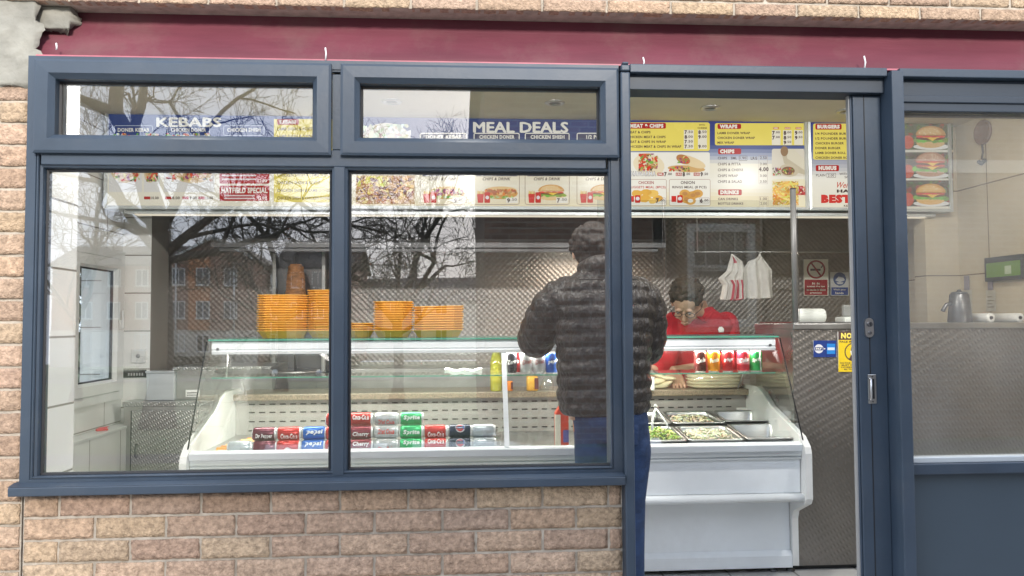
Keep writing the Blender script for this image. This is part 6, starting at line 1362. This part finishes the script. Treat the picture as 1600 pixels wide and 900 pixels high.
st_ = (mzz(485)-mzz(537)); w0 = mzz(550)-zg
heave = mzz(408)-zg
ws = [(mxx(px), w0+st_*r, 1.0, 1.35, .30 if px == 320 else 0) for px in (280, 320, 360) for r in (0, 1, 2)]
house('three storey brick flats with an orange bay under a white edged gable', hx0, hx1, -YH, zg, heave, mzz(374)-mzz(408), M_WALL1, True, ws, base_h=mzz(516)-zg, bay=(mxx(297), mxx(329), heave+.3, mzz(516)-zg), pipes=(mxx(276), mxx(366)))
ws = [(mxx(px), w0+st_*r, 1.0, 1.35, 0) for px in (418, 452, 486, 518) for r in (0, 1, 2)]
house('long brown brick flats under a dark tiled roof, beyond the gabled flats', hx1+.9, mxx(545), -YH-3, zg, heave-.3, mzz(352)-mzz(398), M_WALL1, False, ws, base_h=mzz(516)-zg, pipes=(mxx(410),))
ws = [(mxx(px), w0+st_*r, 1.0, 1.35, 0) for px in (116, 160, 205, 240) for r in (0, 1, 2)]
house('long brick flats on the near side of the gabled flats', mxx(60), hx0-.9, -YH-2, zg, heave-.2, mzz(362)-mzz(398), M_WALL1, False, ws, base_h=mzz(516)-zg)
ws = [(mxx(px, 75), 1.2+2.7*r, 1.2, 1.2, 0) for px in (575, 610, 650, 690) for r in (0, 1)]
house('low pale rendered houses farther along the street', mxx(556, 75), mxx(745, 75), -75, zg-.3, 5.2, 2.4, M_WALL3, False, ws)
# near brick building that darkens the right half of the panes
nx0 = X(757, 7.1, 300); NY = -7.0
t = thing('brick_building', 'tall brown brick building close opposite with a large white sash window', 'building', (6, NY-3, -.2))
M_NB = tiled('near_brick', (.17, .105, .075), (.22, .19, .16), .225, .075, rough=.92, gw=.010, var=.25, offset=.5)
M_NB2 = tiled('near_brick_side', (.17, .105, .075), (.22, .19, .16), .225, .075, rough=.92, gw=.010, var=.25, offset=.5, axes='yz')
wx0, wx1, wz0_, wz1_ = 3.70, 4.85, 1.15, 2.85
b = MB(); b.box(nx0, wx0, NY-6, NY, -.4, 4.5); b.box(wx1, 16, NY-6, NY, -.4, 4.5); b.box(wx0, wx1, NY-6, NY, wz1_, 4.5); b.box(wx0, wx1, NY-6, NY, -.4, wz0_); b.build('wall', M_NB, t)
b = MB(); b.box(nx0+.0, 16, NY-.1, NY+.03, 3.15, 3.32); b.build('string_course', M_WALL3, t)
b = MB(); b.box(nx0-.15, 16.2, NY-6.2, NY+.2, 4.5, 4.65); b.build('roof', M_ROOFT, t)
def sash(x0, x1, z0, z1):
    def ff(a0, a1, c0, c1, w, d): bb = MB(); bb.frame(a0, a1, c0, c1, [(0, -.12), (0, .01), (w, .01), (w, -.12)]); bb.v = [(v[0], NY+d+v[1], v[2]) for v in bb.v]; return bb
    f_ = ff(x0, x1, z0, z1, .08, -.01).build('window', M_WHITE2, t); zm = (z0+z1)/2+.12
    for (a, c, d) in ((z0+.08, zm, -.05), (zm, z1-.08, -.02)): ff(x0+.08, x1-.08, a, c, .05, d).build('sash', M_WHITE2, f_)
    bb = MB()
    for k in (1, 2, 3): x = x0+.08+(x1-x0-.16)*k/4; bb.box(x-.010, x+.010, NY-.07, NY-.045, zm, z1-.08)
    bb.build('glazing_bar', M_WHITE2, f_); bb = MB(); bb.box(x0+.1, x1-.1, NY-.10, NY-.09, z0+.1, z1-.1); bb.build('pane', M_PANE, f_); bb = MB(); bb.box(x0-.05, x1+.05, NY-.05, NY+.06, z0-.08, z0-.002); bb.build('sill', M_WALL3, f_)
sash(wx0, wx1, wz0_, wz1_)
# hedge, parked cars and the side yard seen through the small window
def hedge(x0, x1, y0, y1, z0, h, label, seed, n=2600, name='hedge'):
    rn = random.Random(seed); b = MB()
    for i in range(n):
        p = Vector((rn.uniform(x0, x1), rn.uniform(y0, y1), z0+h*rn.random()**.7)); s = rn.uniform(.05, .12); a = Vector((rn.gauss(0, 1), rn.gauss(0, 1), rn.gauss(0, 1))).normalized(); c = a.orthogonal().normalized()
        q_ = rn.uniform(.5, 1.4); b.add([p-a*s, p-c*s*.5, p+a*s, p+c*s*.5], [(0, 1, 2, 3)], (.035*q_, .060*q_, .022*q_))
    o = b.build(name, M_VCR, loc=((x0+x1)/2, (y0+y1)/2, z0)); return tag(o, label, 'hedge')
hedge(mxx(215, 50), mxx(345, 50), -50.8, -49.8, gz(0, -50)-.05, 1.3, 'dark clipped hedge in front of the gabled flats', 3)
hedge(mxx(420, 50), mxx(560, 50), -50.8, -49.8, gz(0, -50)-.05, 1.2, 'dark clipped hedge in front of the long brown flats', 4)
hedge(-10, -4.0, 13.0, 14.2, -.15, 3.6, 'tall dark hedge outside the small side window', 5, 6500)
tree(61, (-5.0, 8.6, -.16), .09, 1.6, [(.1, 1, .1, .07, 1.4, 1), (-.7, .8, .3, .05, 1.3, .95), (.75, .7, -.3, .05, 1.3, .95)], 'small bare tree outside the small side window', depth=4, twig=.006, dens=3)
def car(x, y, z0, col, label, L=4.1):
    t = thing('parked_car', label, 'car', (x, y, z0)); m = mat('car_paint'+label[:4], col, .25, var=.03, coat=.8)
    side = [(-L/2, .35), (-L/2+.05, .75), (-L/2+.25, .88), (-L/2+.9, .95), (-L/2+1.45, 1.40), (.55, 1.46), (1.25, 1.35), (1.75, .98), (L/2-.05, .88), (L/2, .55), (L/2-.05, .30), (-L/2+.1, .28)]
    b = MB(); b.prism([(x+u, z0+w) for u, w in side], 'y', y-.85, y+.85); b.build('body', m, t, bevel=.08, seg=3)
    for s in (-1, 1):
        b = MB(); b.prism([(x-L/2+1.02, z0+.97), (x-L/2+1.50, z0+1.33), (x-.08, z0+1.38), (x-.08, z0+.97)], 'y', y+s*.852, y+s*.858); b.prism([(x+.0, z0+.97), (x+.0, z0+1.38), (x+.55, z0+1.38), (x+1.18, z0+1.29), (x+1.50, z0+.99)], 'y', y+s*.852, y+s*.858); b.build('side_window', M_PANE, t)
        for u in (-L/2+.8, L/2-.8):
            b = MB(); b.lathe([(0, -.1), (.22, -.1), (.31, -.08), (.31, .08), (.22, .1), (0, .1)], 20, c=(x+u, y+s*.80, z0+.31), axis='y'); w_ = b.build('wheel', M_BLACK, t); b = MB(); b.lathe([(0, -.105), (.19, -.105), (.2, .105), (0, .105)], 16, c=(x+u, y+s*.80, z0+.31), axis='y'); b.build('rim', M_ALU, w_)
    for u, c_, nm in ((L/2-.02, (.8, .8, .75), 'headlight'), (-L/2+.02, (.4, .02, .02), 'tail_light')):
        for v_ in (-.75, .5): b = MB(); b.box(x+u-.03, x+u+.03, y+v_, y+v_+.25, z0+.6, z0+.75, c_); b.build(nm, M_VC, t)
for px, Y, col, w in ((470, 44, (.02, .03, .05), 'dark blue parked car across the green'),):
    car(mxx(px, Y), -Y, gz(0, -Y)+.0, col, w)
